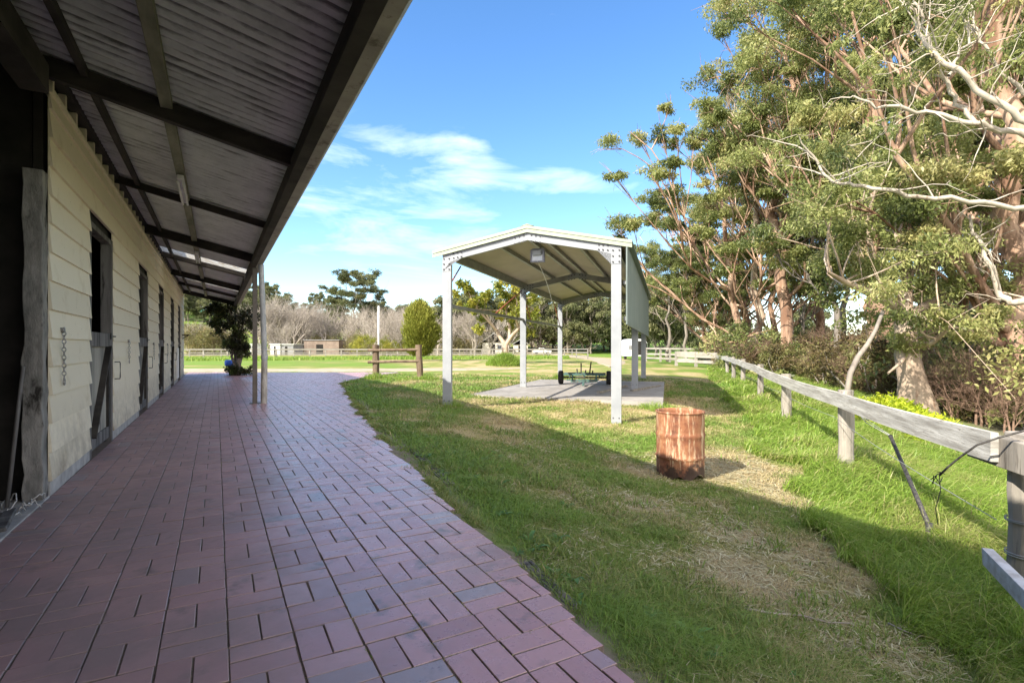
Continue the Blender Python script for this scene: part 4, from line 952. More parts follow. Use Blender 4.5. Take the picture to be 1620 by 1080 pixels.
# the forked pale gum
def build_forked():
    Y=15.0; b=at(1452,646,Y); z0=tz1(b[0],Y)-.2
    r=thing('forked_gum','pale gum with a thick trunk forking low behind the lime weeds','tree',(b[0],Y,z0)); o=np.array([b[0],Y,z0])
    t=Acc()
    P=lambda *l:[at(x,y,Y+d)-o for x,y,d in l]
    t.tube([np.array([0.05,0,-.3])]+P((1450,640,0),(1442,600,0),(1436,560,0),(1433,520,0),(1430,490,.1),(1432,465,.2)),[.60,.46,.34,.29,.27,.24,.17],16,flute=.05)
    limbs=[((1428,500,0),(1412,482,-.2),(1385,465,-.5),(1345,445,-1),(1310,430,-1.4)),((1432,480,0),(1438,455,.3),(1428,420,.5),(1420,380,.6),(1430,345,.7)),
           ((1420,490,0),(1395,460,.3),(1375,430,.6),(1350,405,.9),(1300,395,1.2)),((1445,545,0),(1458,548,-.4),(1472,540,-.8),(1500,520,-1.2),(1530,500,-1.6)),
           ((1435,500,0),(1460,485,.3),(1490,470,.6),(1520,440,.8),(1560,420,1)),((1432,465,.2),(1445,430,.4),(1470,400,.3),(1480,350,.2),(1475,300,0)),
           ((1430,470,0),(1400,440,.2),(1380,400,.2),(1370,350,0),(1385,300,-.2)),((1434,560,0),(1420,575,-.3),(1405,590,-.5)),((1440,520,0),(1465,510,-.5),(1492,498,-1))]
    C=[];R=[]
    rr=[.20,.15,.18,.12,.12,.15,.14,.06,.07]
    for l,r0 in zip(limbs,rr):
        pts=np.array(P(*l)); pts[1:-1]+=rng.normal(0,.05,(len(pts)-2,3)); t.tube(pts,np.linspace(r0,.03,len(pts)),8,False)
        if r0<.08: continue
        for j in range(9):
            u=rng.uniform(1.8,len(pts)-1); i=min(int(u),len(pts)-2); b_=pts[i]+(pts[i+1]-pts[i])*(u-i); tip=b_+rng.normal(0,1.0,3)+np.array([0,0,.5])
            t.tube(wob(b_,tip,5,.06),np.linspace(.035,.012,5),4,False); C.append(tip);R.append(rng.uniform(.5,1.0))
            for _ in range(3): t.tube([tip,tip+rng.normal(0,.5,3)],[.012,.006],3,False)
    t.build('trunk',M['bark_pale'],r,smooth=True)
    a=Acc(); v,q,tt=leaves(C,R,750,.12,.6,.5,.55); a.add(v,q,tint=tt); a.build('crown',M['leaf_gum'],r)
build_forked()
# tree outside the frame whose pale limbs reach in from the right
def build_overhang():
    Y=11.5; b=at(1790,700,Y); z0=tz1(b[0],Y)-.2; o=np.array([b[0],Y,z0])
    r=thing('overhanging_gum','gum beyond the right edge whose long pale bare limbs reach in across the crowns','tree',tuple(o)); t=Acc()
    P=lambda l:np.array([at(x,y,Y+d)-o for x,y,d in l])
    t.tube([(0,0,-.3)]+list(P([(1790,600,0),(1780,450,0),(1770,330,0),(1775,200,0),(1790,40,0)])),[.5,.38,.34,.3,.24,.16],14,flute=.04)
    L=[([(1775,330,0),(1690,332,-.2),(1620,329,-.3),(1540,318,-.3),(1450,312,-.2),(1400,300,-.2),(1345,290,0),(1320,287,.1),(1300,272,.2),(1280,240,.2)],.085,.03),
       ([(1770,250,0),(1690,226,0),(1620,216,0),(1570,205,.1),(1545,195,.1),(1480,180,.3),(1430,172,.3),(1390,170,.4),(1350,152,.5)],.11,.03),
       ([(1545,195,.1),(1520,170,.3),(1500,140,.3),(1480,100,.2),(1468,60,.2),(1452,20,.1),(1440,-30,0)],.065,.03),
       ([(1780,230,-.3),(1680,215,-.4),(1620,192,-.4),(1570,160,-.3),(1510,110,-.2),(1470,80,-.1),(1450,40,0),(1430,-10,0)],.11,.04),
       ([(1500,120,-.2),(1520,85,.2),(1540,40,.3),(1535,-10,.3)],.045,.02),
       ([(1620,150,.2),(1580,110,.2),(1550,60,.2),(1535,28,.2),(1500,-10,.3)],.05,.03),
       ([(1770,420,.6),(1660,300+170,1.5),(1600,480,2),(1578,462,2.2),(1568,430,2.2),(1560,400,2.3),(1540,370,2.4),(1535,340,2.4)],.13,.05)]
    C=[];R=[]
    for l,r0,r1 in L:
        pts=P(l); k=len(pts); s=np.linspace(0,k-1,k*3); pts=np.stack([np.interp(s,range(k),pts[:,j]) for j in range(3)],1); pts[1:-1]+=rng.normal(0,.03,(len(pts)-2,3))
        t.tube(pts,np.linspace(r0*.8,r1*.7,len(pts)),8,False)
        for j in range(13):
            i=rng.integers(len(pts)//4,len(pts)); tip=pts[i]+rng.normal(0,.6,3)+np.array([-.1,.0,.35]); t.tube(wob(pts[i],tip,5,.05),np.linspace(.02,.006,5),4,False)
            for _ in range(2): t.tube(wob(tip,tip+rng.normal(0,.3,3),3,.03),[.008,.006,.004],3,False)
            if rng.random()<.40: C.append(tip+rng.normal(0,.15,3)+np.array([0,.3,0]));R.append(rng.uniform(.25,.5))
    t.build('trunk',M['bark_limb'],r,smooth=True)
    a=Acc(); v,q,tt=leaves(C,R,170,.13,.7,.7,.5,aspect=.26); a.add(v,q,tint=tt); a.build('crown',M['leaf_gum'],r)
build_overhang()
# slanting dead limb behind the fence
a=Acc(); a.tube([at(1338,612,11.5)+np.array([0,0,-.3]),at(1345,590,11.6),at(1357,565,11.8),at(1372,545,12),at(1385,522,12.3),at(1397,492,12.6)],[.06,.058,.055,.048,.044,.04],10,flute=.04)
tag(a.build('leaning_dead_limb',M['bark_grey'],smooth=True),'bare grey limb slanting up behind the second fence post from the right','dead branch')

# understorey
b1=shrub(1.6,2.2,330,.13,'leaf_brown','dry brown and olive scrub bush among the gum trunks','scrub bushes among the gum trunks',.45,'scrub_bush',16,aspect=.3,stems=12)
b2=shrub(1.8,2.8,330,.14,'leaf_gum','leafy green understorey bush among the gum trunks','leafy bushes among the gum trunks',.38,'leafy_bush',16,stems=8)
b3=bare_tree(3.0,.04,'twig_red','tangle of bare reddish brush under the gums','bare brush under the gums',.7,'bare_brush',3)
us=[(1150,33,1.0),(1175,30,1.1),(1205,31,1.2),(1228,28,.9),(1262,29,1.3),(1290,27,1.1),(1318,24,1.1),(1345,26,1.2),(1372,21,1.2),(1398,20,1.1),(1420,23,1.5),(1475,19,1.1),(1500,16,1.0),(1530,17.5,1.2),(1560,15,1.0),(1592,17,1.2),(1640,14,1.1),(1520,22,1.6),(1580,22,1.6),(1465,25,1.6),(1385,28,1.6),(1310,32,1.5),(1250,36,1.5),(1195,40,1.4),(1155,42,1.4),(1120,45,1.3)]
f1=f2=f3=True
for i,(px_,Y,s) in enumerate(us):
    s*=(.62,1.15,.85,1.3,.7)[i%5]
    if i%3==1: put(b2,px_,Y,i*1.3,s*.95,first=f2,sink=.2); f2=False
    else: put(b1,px_,Y,i*1.3,s*.95,first=f1,sink=.2); f1=False
for i,(px_,Y,s) in enumerate([(1512,15,.9),(1545,14.5,1),(1490,17,1),(1188,29,1.0),(1590,13.5,.8),(1350,21,.8),(1300,25,.9),(1128,40,1.2),(1330,30,1.5),(1405,24,1.6),(1560,19,1.5)]):
    put(b3,px_,Y,i*2.1,s,first=f3,sink=.1); f3=False
b4=shrub(.75,.62,420,.085,'leaf_lime','bright lime weeds spilling below the forked gum behind the rail','lime weeds behind the rail',.55,'lime_weeds',18,aspect=.35,stems=5,cat='weeds')
for i,(px_,Y,s) in enumerate([(1420,12.2,1.25),(1385,13,1.0),(1450,11.2,1.15),(1478,10.3,.85),(1402,12.8,1.3),(1372,14.0,.9)]): put(b4,px_,Y,i*1.7,s,first=(i==0),sink=.1)
fern=shrub(.5,.7,160,.22,'leaf_gum','broad leafed green seedling at the foot of the straight gum','leafy seedlings behind the fence',.7,'seedling',7,aspect=.5,stems=4,cat='plant')
put(fern,1246,24,0,1.1,first=True); put(fern,1188,27,2,1.0); put(fern,1212,26,1,1.1)

# ------------------------------------------------------------------ background trees
gf=gum(12,4.2,.22,.22,11,5,1.3,.42,260,(0,0),trunk='bark_grey',crown='leaf_far',tint=.5,label='olive gum in the dense belt beyond the carport',group='olive gums in the far belt',name='far_gum',twigs=1)
n0=True
for i in range(34):
    px_=rng.uniform(845,1075); Y=rng.uniform(96,135)
    if px_>1030: Y=rng.uniform(58,90)
    put(gf,px_,Y,rng.random()*6.28,rng.uniform(.8,1.02),first=n0); n0=False
gf2=gum(11,4.0,.2,.22,11,5,1.3,.5,220,(0,0),trunk='bark_grey',crown='leaf_far',tint=.38,label='dark olive tree on the far hillside behind the bare trees',group='dark trees on the far hillside',name='hill_tree',twigs=1)
n0=True
for i in range(110):
    px_=rng.uniform(180,860) if i%2 else rng.uniform(180,430); Y=rng.uniform(135,235)
    if 300<px_<332 and Y<178: continue
    put(gf2,px_,Y,rng.random()*6.28,rng.uniform(.65,.95) if px_<480 else rng.uniform(.6,.95),first=n0); n0=False
for i in range(16): put(gf2,rng.uniform(690,850),rng.uniform(105,140),rng.random()*6.28,rng.uniform(.75,1.05))
for i in range(22): put(gf2,rng.uniform(1060,1900),rng.uniform(60,120),rng.random()*6.28,rng.uniform(.7,1.1))
# the landmark gum on the skyline
lm=gum(21,7.0,.50,.42,16,6,1.75,.45,420,(1.0,0),trunk='bark_grey',crown='leaf_far',tint=.40,flat=.45,droop=.2,label='lone spreading gum with a flat dark crown on the skyline above the bare trees',name='skyline_gum',twigs=2)
put(lm,558,135,.8,.86,first=True)
# bare trees
bt=[bare_tree(12,.17,'twig','leafless grey tree in the belt behind the far fences','leafless trees behind the far fences',.45,multi=m) for m in (1,2,3)]
k=[True]*3
for i in range(50):
    j=i%3; q_=rng.uniform(405,740) if i<46 else rng.uniform(700,830); put(bt[j],q_,rng.uniform(93 if q_<560 else 82,110),rng.random()*6.28,rng.uniform(.75,1.12) if q_<520 else rng.uniform(.6,.95),first=k[j]); k[j]=False
for i,px_ in enumerate((300,318,338,352,430,455)): put(bt[2],px_,88,i*1.2,.55)
sc1=shrub(4.5,5.0,330,.30,'leaf_brown','pale brown thicket at the foot of the far belt','pale thickets at the foot of the far belt',.75,'thicket',22,aspect=.25,stems=14)
for i,(px_,Y,s) in enumerate([(318,84,1),(340,86,.9),(300,90,1.1),(440,100,.8),(520,98,.8),(575,92,.8),(620,94,.7),(700,96,.8),(740,100,.8),(355,95,.9),(600,88,.6)]): put(sc1,px_,Y,i,s,first=(i==0))
sc2=shrub(2.6,3.6,330,.22,'leaf_fig','yellow green bush before the leafless belt','yellow green bushes before the leafless belt',.5,'willow_bush',16,aspect=.25,stems=10)
for i,(px_,Y,s) in enumerate([(578,78,1.0),(610,80,.8),(630,84,.8)]): put(sc2,px_,Y,i,s,first=(i==0))
# golden conifer
def build_conifer():
    Y=52;px_=664; x=(px_-810)/F*Y; r=thing('golden_conifer','rounded golden green conifer behind the short barrier','tree',(x,Y,tz1(x,Y)))
    a=Acc(); a.tube([(0,0,-.1),(0,0,4)],[.12,.03],8); a.build('trunk',M['bark_grey'],r)
    n=22000; z=rng.random(n)**.8; prof=np.interp(z,[0,.1,.3,.55,.8,.93,1],[.40,.75,.95,1,.72,.42,.05])*1.75; an=rng.random(n)*6.28
    lob=.62+.72*vnoise(an*1.6,z*6,1,77)+.22*(vnoise(an*5,z*16,1,78)-.5)+rng.normal(0,.07,n); rad=prof*lob*rng.random(n)**.35*rng.uniform(.85,1.15,n)
    P=np.stack([np.cos(an)*rad,np.sin(an)*rad,.45+z*4.9+rng.normal(0,.22,n)*(.4+z)],1)
    ax=np.stack([np.cos(an)*.5,np.sin(an)*.5,np.ones(n)],1)+rng.normal(0,.3,(n,3)); ax/=np.linalg.norm(ax,axis=1)[:,None]; s=np.cross(ax,rng.normal(0,1,(n,3))); s/=np.linalg.norm(s,axis=1)[:,None]
    L=rng.uniform(.16,.5,(n,1)); V=np.stack([P,P+ax*L*.4+s*L*.10,P+ax*L,P+ax*L*.4-s*L*.12],1).reshape(-1,3)
    a=Acc(); a.add(V,np.arange(n*4).reshape(-1,4),tint=np.repeat(np.clip(.2+.55*z+rng.normal(0,.18,n),0,1),4)); a.build('crown',M['leaf_conifer'],r)
build_conifer()
# small tree with yellow green leaves, forked pale trunk
def build_fig():
    Y=42; x=(798-810)/F*Y; z0=tz1(x,Y); o=np.array([x,Y,z0]); r=thing('forked_shade_tree','yellow green leafy tree with a forked pale trunk rising from a grass mound','tree',tuple(o)); t=Acc()
    P=lambda *l:np.array([at(a_,b_,Y+d)-o for a_,b_,d in l])
    t.tube(np.vstack([[(0,0,-.2)],P((799,557,0),(799,550,0),(800,545,0))]),[.36,.28,.26,.22],10)
    C=[];R=[]
    for l,r0 in ((((800,546,0),(792,535,.2),(785,522,.3),(775,508,.4),(765,490,.5)),.2),(((800,546,0),(808,533,0),(820,520,-.2),(832,505,-.2),(845,490,0)),.2),(((806,535,0),(806,515,.5),(800,490,.6),(797,470,.5)),.13),
                 (((785,522,0),(770,505,-.5),(752,485,-.6),(742,468,-.5)),.11),(((820,520,0),(815,500,-.8),(818,478,-1),(812,462,-1)),.1)):
        pts=P(*l); t.tube(pts,np.linspace(r0,.05,len(pts)),7,False)
        for j in range(9):
            i=rng.integers(len(pts)//2,len(pts)); tip=pts[i]+np.array([rng.normal(0,.8),rng.normal(0,.9),rng.normal(.25,.55)]); t.tube([pts[i],(pts[i]+tip)/2+rng.normal(0,.1,3),tip],[.04,.03,.015],4,False); C.append(tip);R.append(rng.uniform(.4,.75))
    t.build('trunk',M['bark_pale'],r,smooth=True)
    a=Acc(); v,q,tt=leaves(C,R,190,.24,.8,.3,.5,aspect=.5); a.add(v,q,tint=tt); a.build('crown',M['leaf_fig'],r)
build_fig()
# vine at the end of the verandah
def build_vine():
    c=sl(1.95,19.2); Y=c[1]; o=np.array([c[0],c[1],0]); r=thing('verandah_vine','dark shaggy vine climbing the end post under the verandah gutter','vine',tuple(o)); t=Acc()
    for k in range(6): t.tube([(rng.normal(0,.08),rng.normal(0,.08),-.05),(rng.normal(0,.07),rng.normal(0,.07),.8),(rng.normal(0,.1),rng.normal(0,.1),1.6),(rng.normal(0,.3),rng.normal(0,.2),2.7)],[.06,.05,.045,.02],6,False)
    t.build('stems',M['bark_grey'],r,smooth=True)
    C=[];R=[]
    for k in range(70):
        z=rng.uniform(.9,2.95); w=.28+.62*sstep(.7,2.2,z); C.append((rng.uniform(-w*1.25,w*.8),rng.uniform(-.4,.3),z));R.append(rng.uniform(.16,.33))
    for k in range(14): C.append((rng.uniform(-.45,.5),rng.uniform(-.3,.3),rng.uniform(.05,.35)));R.append(rng.uniform(.15,.28))
    a=Acc(); v,q,tt=leaves(C,R,190,.10,1.0,.8,.42,aspect=.35); a.add(v,q,tint=tt); a.build('foliage',M['leaf_vine'],r)
build_vine()
a=Acc(); a.lathe([(0,0),(.16,.0),(.20,.08),(.20,.20),(.15,.28),(0,.29)],18); o=a.build('blue_tub',noisy('blue plastic',(.03,.10,.50),(.05,.15,.62),5,.4),smooth=True); o.location=((363-810)/F*23.5,23.5,tz1((363-810)/F*23.5,23.5)+.35)
tag(o,'blue plastic tub hung low beside the vine','tub')

# ------------------------------------------------------------------ far buildings and vehicles
def shed(name,label,px0,px1,Y,hw,mat,roofmat,dep=4,gable=0,window=False,cat='shed',flat_over=.15,zoff=0):
    x0=(px0-810)/F*Y; x1=(px1-810)/F*Y; w=x1-x0; z=tz1((x0+x1)/2,Y)+zoff-.1; r=thing(name,label,cat,(x0,Y,z))
    a=Acc(); 
    if gable: a.prism([(0,0),(w,0),(w,hw),(w/2,hw+gable),(0,hw)][::-1],0,dep)
    else: a.box(0,w,0,dep,0,hw)
    a.build('wall',mat,r)
    a=Acc(); f=flat_over
    if gable: a.prism([(-f,hw-.05),(w/2,hw+gable+.0),(w+f,hw-.05),(w+f,hw+.06),(w/2,hw+gable+.12),(-f,hw+.06)],-f,dep+f)
    else: a.box(-f,w+f,-f,dep+f,hw,hw+.12)
    a.build('roof',roofmat,r)
    a=Acc(); a.box(w*.35,w*.55,-.02,.0,0,min(1.9,hw*.85)); a.build('door',M['black'],r)
    if window: a=Acc(); a.box(w*.65,w*.82,-.02,0,hw*.4,hw*.75); a.build('window',noisy('dark pane',(.05,.06,.08),(.1,.11,.13),2,.15),r)
    return r
M['shedgrey']=noisy('grey shed sheet',(.20,.20,.21),(.28,.28,.29),1,.6); M['shedbrown']=noisy('brown shed sheet',(.17,.13,.105),(.28,.22,.18),1,.8)
M['cream']=noisy('pale wall',(.55,.52,.46),(.65,.62,.56),1,.7); M['roofpale']=noisy('pale roof',(.52,.52,.50),(.62,.62,.60),1,.5)
shed('white_shed','small white walled shed just right of the round downpipe',428,443,86,1.9,M['white'],M['roofpale'])
shed('grey_shed','dark grey shed adjoining the small white one',443.5,464,86.2,1.85,M['shedgrey'],M['roofpale'])
shed('white_shed','tiny white hut seen between the vine and the square post',396,404,86,1.9,M['white'],M['roofpale'])
shed('brown_shed','long low brown shed behind the leafless trees',481,536,92,2.6,M['shedbrown'],M['shedgrey'],6)
shed('farm_house','small pale house with a low gable behind the forked tree',763,800,100,2.3,M['cream'],M['roofpale'],8,1.6,True,'house')
shed('farm_outbuilding','low pale roofed building right of the farm house',812,835,104,1.8,M['cream'],M['roofpale'],6,.9,True,'building')
shed('green_tank_shed','tiny green hut on the far left hillside',315,329,170,2.2,noisy('green hut',(.08,.25,.19),(.10,.32,.24),1,.6),M['shedgrey'],4,cat='hut')
def vehicle():
    Y=92; x=(843-810)/F*Y; r=thing('white_ute','white utility vehicle parked beyond the far fence','car',(x,Y,tz1(x,Y)+.0))
    a=Acc(); a.prism([(0,.45),(4.3,.45),(4.35,.95),(3.0,1.05),(2.6,1.6),(1.5,1.62),(1.2,1.05),(0,1.0)][::-1],0,1.7); a.build('body',M['white'],r,bevel=.06)
    a=Acc(); a.prism([(1.42,1.08),(2.72,1.08),(2.5,1.52),(1.6,1.52)][::-1],-.012,-.002); a.build('window',M['black'],r)
    for xx in (.85,3.4):
        a=Acc(); a.tube([(xx,-.02,.36),(xx,.2,.36)],.36,18); a.build('wheel',M['rubber'],r)
    r.scale=(.75,.75,.75)
vehicle()
def float_():
    Y=56; x=(990-810)/F*Y; z=tz1(x,Y); r=thing('horse_float','white horse float with a rounded roof and dark open rear','trailer',(x,Y,z))
    a=Acc(); a.prism([(0,.35),(2.3,.35),(2.3,1.75),(2.1,2.05),(1.7,2.2),(.5,2.2),(.15,2.05),(0,1.75)][::-1],0,3.2); a.build('body',M['white'],r,bevel=.04)
    a=Acc(); a.prism([(1.15,.5),(2.25,.5),(2.25,1.7),(2.1,1.98),(1.3,1.98),(1.15,1.7)][::-1],-.02,-.003); a.build('rear_opening',M['black'],r)
    a=Acc(); a.box(.3,.8,-.02,-.003,1.1,1.5); a.build('window',M['shedgrey'],r)
    for xx in (.1,2.0):
        a=Acc(); a.tube([(xx,1.2,.32),(xx+.2,1.2,.32)],.32,16); a.build('wheel',M['rubber'],r)
float_()

# ------------------------------------------------------------------ grass
def blades(X,Y,Z,h,w,lean,tint,mat,name,dirb=(0,0),jl=.5):
    n=len(X); an=rng.random(n)*6.28; sx=np.cos(an);sy=np.sin(an)
    lx=rng.normal(0,jl,n)*lean+dirb[0]; ly=rng.normal(0,jl,n)*lean+dirb[1]
    B=np.stack([X,Y,Z-.01],1); S=np.stack([sx*w/2,sy*w/2,np.zeros(n)],1)
    Mi=B+np.stack([lx*h*.35,ly*h*.35,h*.6],1); ln=np.hypot(lx,ly); T=B+np.stack([lx*h*1.1,ly*h*1.1,h*np.clip(1.05-.35*ln,.25,1)],1)
    V=np.stack([B-S,B+S,Mi+S*.75,Mi-S*.75,T],1).reshape(-1,3); i=np.arange(n)*5
    a=Acc(); a.add(V,np.stack([i,i+1,i+2,i+3],1),np.stack([i+3,i+2,i+4],1),np.repeat(tint,5)); return a.build(name,M[mat])
# mown lawn
n=520000; Yy=1.3*(24/1.3)**rng.random(n); half=1.02*Yy+.3; Xx=rng.uniform(-1,1,n)*half
x_,t_=to_sl(Xx,Yy); dd=x_-edge_x(t_); ok=(dd>.05+rng.normal(0,.03,n))&(Xx<fence_x(Yy)+.5); u_,v_=to_cl(Xx,Yy); ok&=~((u_>-.6)&(u_<4.4)&(v_>2.75)&(v_<10.1))
soilp=np.exp(-((dd-.16)/.14)**2)*(Yy<12); bare=sstep(.48,.66,fbm(Xx,Yy,.6,17))*np.exp(-(((Xx-2.0)/1.2)**2+((Yy-2.6)/1.0)**2)); ok&=rng.random(n)>np.maximum(soilp*.8,bare*.85)
Xx=Xx[ok];Yy=Yy[ok];n=len(Xx); gr=greenness(Xx,Yy); Zz=tz(Xx,Yy)
hh=(.022+.030*gr+.03*(fbm(Xx,Yy,.5,31)>.62))*rng.uniform(.6,1.5,n)*np.clip(.8+Yy/16,1,1.6); ww=.0042*np.clip(Yy/2.6,.75,7)
tt=np.clip(gr+rng.normal(0,.20,n),0,1)
tag(blades(Xx,Yy,Zz,hh,ww,2.4,tt,'grass','lawn_grass'),'short mown lawn grass, part green and part straw','grass',kind='stuff')
# long grass along the fence
n=190000; Yy=2.0*(36/2.0)**rng.random(n); fx=fence_x(Yy); off=-.75+rng.random(n)**1.2*5.0; off+= (fbm(Yy,off,1.1,6)-.5)*1.5*np.clip(1.2-off,0,1); Xx=fx+off
Zz=tz(Xx,Yy); hh=(.10+.20*sstep(-.8,.3,off)+.16*vnoise(Xx,Yy,.6,9))*rng.uniform(.6,1.25,n); ww=.0065*np.clip(Yy/3.5,.8,6)
tt=np.clip(.50+1.1*(fbm(Xx,Yy,.8,41)-.5)+rng.normal(0,.17,n)-(rng.random(n)<.09)*.5,0,1)
da_=vnoise(Xx,Yy,.9,71)*2.6-2.0
tag(blades(Xx,Yy,Zz,hh,ww,1.0,tt,'grass_long','long_grass',(.95*np.cos(da_),.95*np.sin(da_)),.6),'long lush green grass along the paddock fence','grass',kind='stuff')
# rank grass strip before the far fence
n=26000; pxs=rng.uniform(290,900,n); Yy=54+10*(pxs-290)/600+rng.normal(0,1.3,n); Xx=(pxs-810)/F*Yy; Zz=tz(Xx,Yy)
tag(blades(Xx,Yy,Zz,rng.uniform(.2,.45,n),np.full(n,.07),.6,np.clip(rng.normal(.65,.2,n),0,1),'grass_long','rank_grass'),'rank green grass strip at the foot of the far fences','grass',kind='stuff')
# coarse weedy grass in patches on the near lawn
n=150000; Yy=1.4*(9/1.4)**rng.random(n); Xx=rng.uniform(-2.2,4.5,n); x_,t_=to_sl(Xx,Yy); d_=x_-edge_x(t_); pm=sstep(.50,.66,fbm(Xx,Yy,.42,63)); pm=pm*np.clip(1.5-d_*.42,.12,1)
ok=(d_>.12)&(Xx<fence_x(Yy))&(rng.random(n)<pm*.8); Xx=Xx[ok];Yy=Yy[ok]; n=len(Xx)
tag(blades(Xx,Yy,tz(Xx,Yy),rng.uniform(.04,.12,n)*(.6+.7*vnoise(Xx,Yy,.25,8)),.0055*np.clip(Yy/2.6,.8,3)*rng.uniform(.7,1.6,n),1.7,np.clip(rng.normal(.72,.17,n),0,1),'grass','coarse_grass'),'coarse green grass patches in the mown lawn near the paving','grass',kind='stuff')
# tufts
def tuft(x,y,r,h,nb,label,group=None,mat='grass_long',w=.012,flatn=.5,tm=.55,mound=0):
    k=rng.random(nb)**.5*r; an=rng.random(nb)*6.28; X=x+k*np.cos(an);Y=y+k*np.sin(an);Z=tz(X,Y)+mound*(1-(k/r)**2)
    return tag(blades(X,Y,Z,h*rng.uniform(.5,1.2,nb)*(1-.5*k/r),np.full(nb,w),1.2,np.clip(rng.normal(tm,.2,nb),0,1),mat,'grass_tuft'),label,'grass tuft',group)
tuft((798-810)/F*38,38,1.35,.55,5000,'green grassy mound at the foot of the forked shade tree',w=.03,mound=.55)
tuft(-5.1,19.8,.45,.45,350,'green tuft at the left post of the short barrier',w=.02)
tuft(-3.2,19.9,.45,.35,300,'green tuft at the right post of the short barrier',w=.02)
tuft(-4.2,19.6,.9,.20,600,'low weedy tuft between the two posts of the short barrier',w=.02)
tuft(-1.22,10.95,.22,.28,160,'wispy tuft at the foot of the left front carport column',w=.009)
tuft(2.12,10.05,.32,.10,260,'small tuft at the foot of the right front carport column',w=.01)
c=cl(4.3,2.5); tuft(c[0]-.1,c[1]-.15,.45,.30,420,'bright tuft at the front right corner of the slab',w=.012,tm=.7)
c=cl(0,12.0); tuft(c[0]+.1,c[1]-.3,.4,.35,260,'green tuft at the rear left carport column',w=.02)
tuft(2.27,6.90,.42,.07,500,'clipped straw ring around the base of the rusty drum',mat='grass',w=.008,tm=.3)
# moss and grass lip along the paving edge
n=60000; T=rng.uniform(-4.3,13,n); X=edge_x(T)+rng.normal(.03,.035,n)+(vnoise(T,0*T,.5,3)-.5)*.08; keep=(vnoise(T,0*T,.9,12)>.35)&((T>-1.6)|(vnoise(T,0*T,.3,2)>.7)); T=T[keep];X=X[keep]; W2=A0[None]+X[:,None]*SN[None]+T[:,None]*SW[None]
tag(blades(W2[:,0],W2[:,1],tz(W2[:,0],W2[:,1])+.005,rng.uniform(.03,.085,len(T))*np.clip(vnoise(T,0*T,.35,19)*1.5,.4,1.2),np.clip(.005*W2[:,1]/3,.005,.03),1.4,np.clip(rng.normal(.62,.2,len(T)),0,1),'grass','mossy_verge'),'mossy grass lip along the edge of the brick paving','moss',kind='stuff')
# weeds and moss in the joints
n=30000; T=rng.uniform(-4.5,9,n); X=.02+.24*rng.integers(5,20,n)+rng.normal(0,.003,n); sw=rng.random(n)<.45; X2=np.where(sw,rng.uniform(1.2,4.2,n),X); T2=np.where(sw,.24*np.round(T/.24)+rng.normal(0,.003,n),T)
ok=(X2<edge_x(T2)-.01)&(fbm(X2,T2,.6,91)>.50+.10*(edge_x(T2)-X2)); X2=X2[ok];T2=T2[ok]; W3=A0[None]+X2[:,None]*SN[None]+T2[:,None]*SW[None]; n=len(X2)
tag(blades(W3[:,0],W3[:,1],np.full(n,.004),rng.uniform(.005,.016,n),rng.uniform(.003,.006,n),1.5,np.clip(rng.normal(.5,.25,n),0,1),'grass','joint_moss'),'specks of moss and tiny weeds in the joints of the brick paving','moss',kind='stuff')
# edging boards, weeds, sticks
for k,(t0_,t1_,dx,lab) in enumerate(((-3.35,-2.75,.13,'short split grey edging board lying beside the nearest bricks'),(-1.0,.7,.22,'longer buried edging board beside the mossy paving edge'))):
    a=Acc(); p=sl(edge_x(t0_)+dx,t0_);q=sl(edge_x(t1_)+dx+.02,t1_); zp=tz1(*p);zq=tz1(*q)
    for m in range(4): a.beam((p[0]+SN[0]*m*.022,p[1]+SN[1]*m*.022,zp+.008),(q[0]+SN[0]*m*.022,q[1]+SN[1]*m*.022,zq+.006),.019,.02,jit=.003)
    tag(a.build('edging_board',M['jamb'],bevel=.002),lab,'board')
def weed(x,y,s,lab=None):
    V=[];Q=[];T=[];nl=int(rng.integers(6,11))
    for i in range(nl):
        an=rng.random()*6.28; L=s*rng.uniform(.6,1.2); w=L*.30; up=rng.uniform(.2,.8); d=np.array([math.cos(an),math.sin(an),0]); sd=np.array([-d[1],d[0],0]); b=len(V)
        for f,ww_ in ((0,.15),(.35,.9),(.7,.8),(1,.05)):
            c=d*L*f+np.array([0,0,L*up*math.sin(f*2.2)*.6+.01]); V+= [c-sd*w*ww_/2,c+np.array([0,0,-.12*w]),c+sd*w*ww_/2]
        for f in range(3):
            for e in (0,1): Q.append((b+f*3+e,b+f*3+e+1,b+f*3+e+4,b+f*3+e+3))
        T+= [np.clip(rng.normal(.6,.15),0,1)]*12
    a=Acc(); a.add(V,Q,tint=np.array(T)); o=a.build('broadleaf_weed',M['weed'],smooth=True); o.location=(x,y,tz1(x,y)); return o
M['weed']=foliage('weed leaves',[(0,(.05,.12,.03)),(.6,(.11,.24,.06)),(1,(.2,.34,.10))],.3,.45,.35)
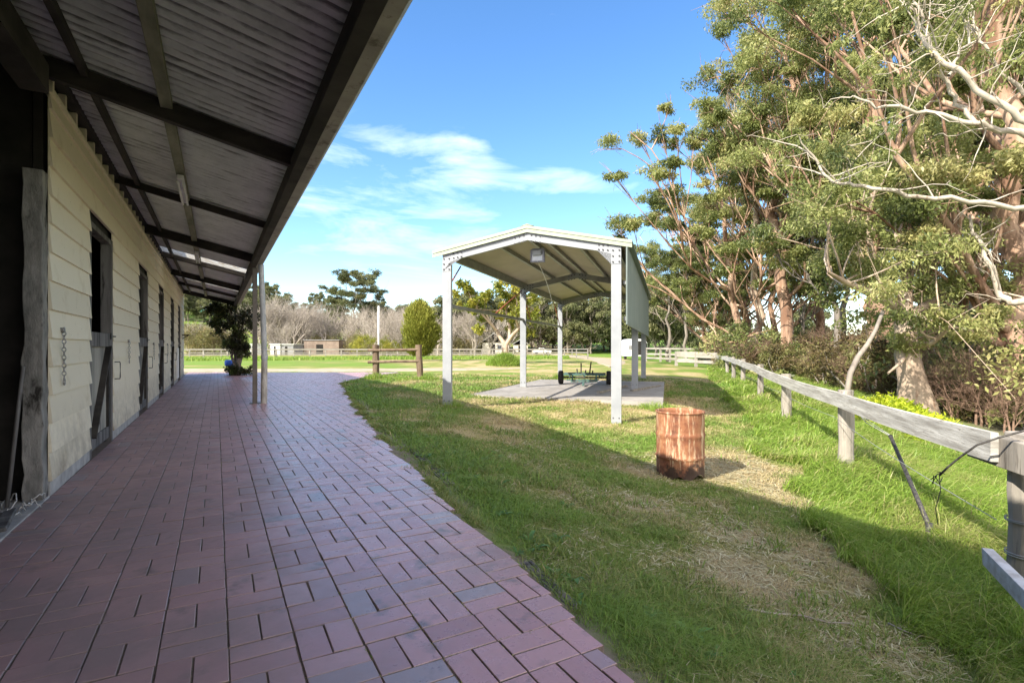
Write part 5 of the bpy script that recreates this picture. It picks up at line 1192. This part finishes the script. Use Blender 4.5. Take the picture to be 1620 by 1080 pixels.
for i in range(46):
    t=rng.uniform(-4.3,1.0); x=edge_x(t)+abs(rng.normal(.45,.35))+.15; p=sl(x,t)
    if p[1]<1.5: continue
    tag(weed(p[0],p[1],rng.uniform(.05,.12)),'low broad leafed weed rosette in the lawn beside the paving','weed','broad leafed weeds beside the paving')
def stick(pts,lab,r=.006):
    P=[]; 
    for px_,py in pts:
        Y=3.0
        for _ in range(25):
            X=(px_-810)/F*Y; Y=Y*.5+.5*(CZ-tz1(X,Y)-.03)/((py-HOR)/F)
        P.append(((px_-810)/F*Y,Y,tz1((px_-810)/F*Y,Y)+.03))
    a=Acc(); a.tube(P,np.linspace(r*1.2,r*.6,len(P)),6); tag(a.build('fallen_stick',M['twig'],smooth=True),lab,'stick')
stick([(1178,962),(1225,970),(1270,973),(1310,984),(1345,985)],'long thin stick lying in the cut grass')
stick([(1405,985),(1432,998),(1455,1006),(1472,1006)],'short pale stick lying nearer the right fence',.005)
# cut straw lying on the lawn
n=42000; Yy=1.5*(9/1.5)**rng.random(n); Xx=rng.uniform(-.2,4.0,n); x_,t_=to_sl(Xx,Yy); g_=greenness(Xx,Yy); ok=(x_-edge_x(t_)>.2)&(Xx<fence_x(Yy)-.1)&(rng.random(n)>g_*1.2); Xx=Xx[ok];Yy=Yy[ok];n=len(Xx)
an=rng.random(n)*6.28; L=rng.uniform(.03,.11,n); d=np.stack([np.cos(an)*L,np.sin(an)*L,rng.normal(0,.006,n)],1); s=np.stack([-np.sin(an),np.cos(an),0*an],1)*(.0016*np.clip(Yy/2,1,4))[:,None]
P=np.stack([Xx,Yy,tz(Xx,Yy)+rng.uniform(.004,.028,n)],1); a=Acc(); a.add(np.stack([P-s,P+s,P+s+d,P-s+d],1).reshape(-1,3),np.arange(4*n).reshape(-1,4),tint=np.repeat(rng.random(n),4))
M['straw']=foliage('cut straw',[(0,(.27,.23,.13)),(.6,(.43,.39,.23)),(1,(.60,.56,.38))],.1,.7,.2)
tag(a.build('cut_straw',M['straw']),'pale cut grass clippings scattered over the lawn','clippings',kind='stuff')
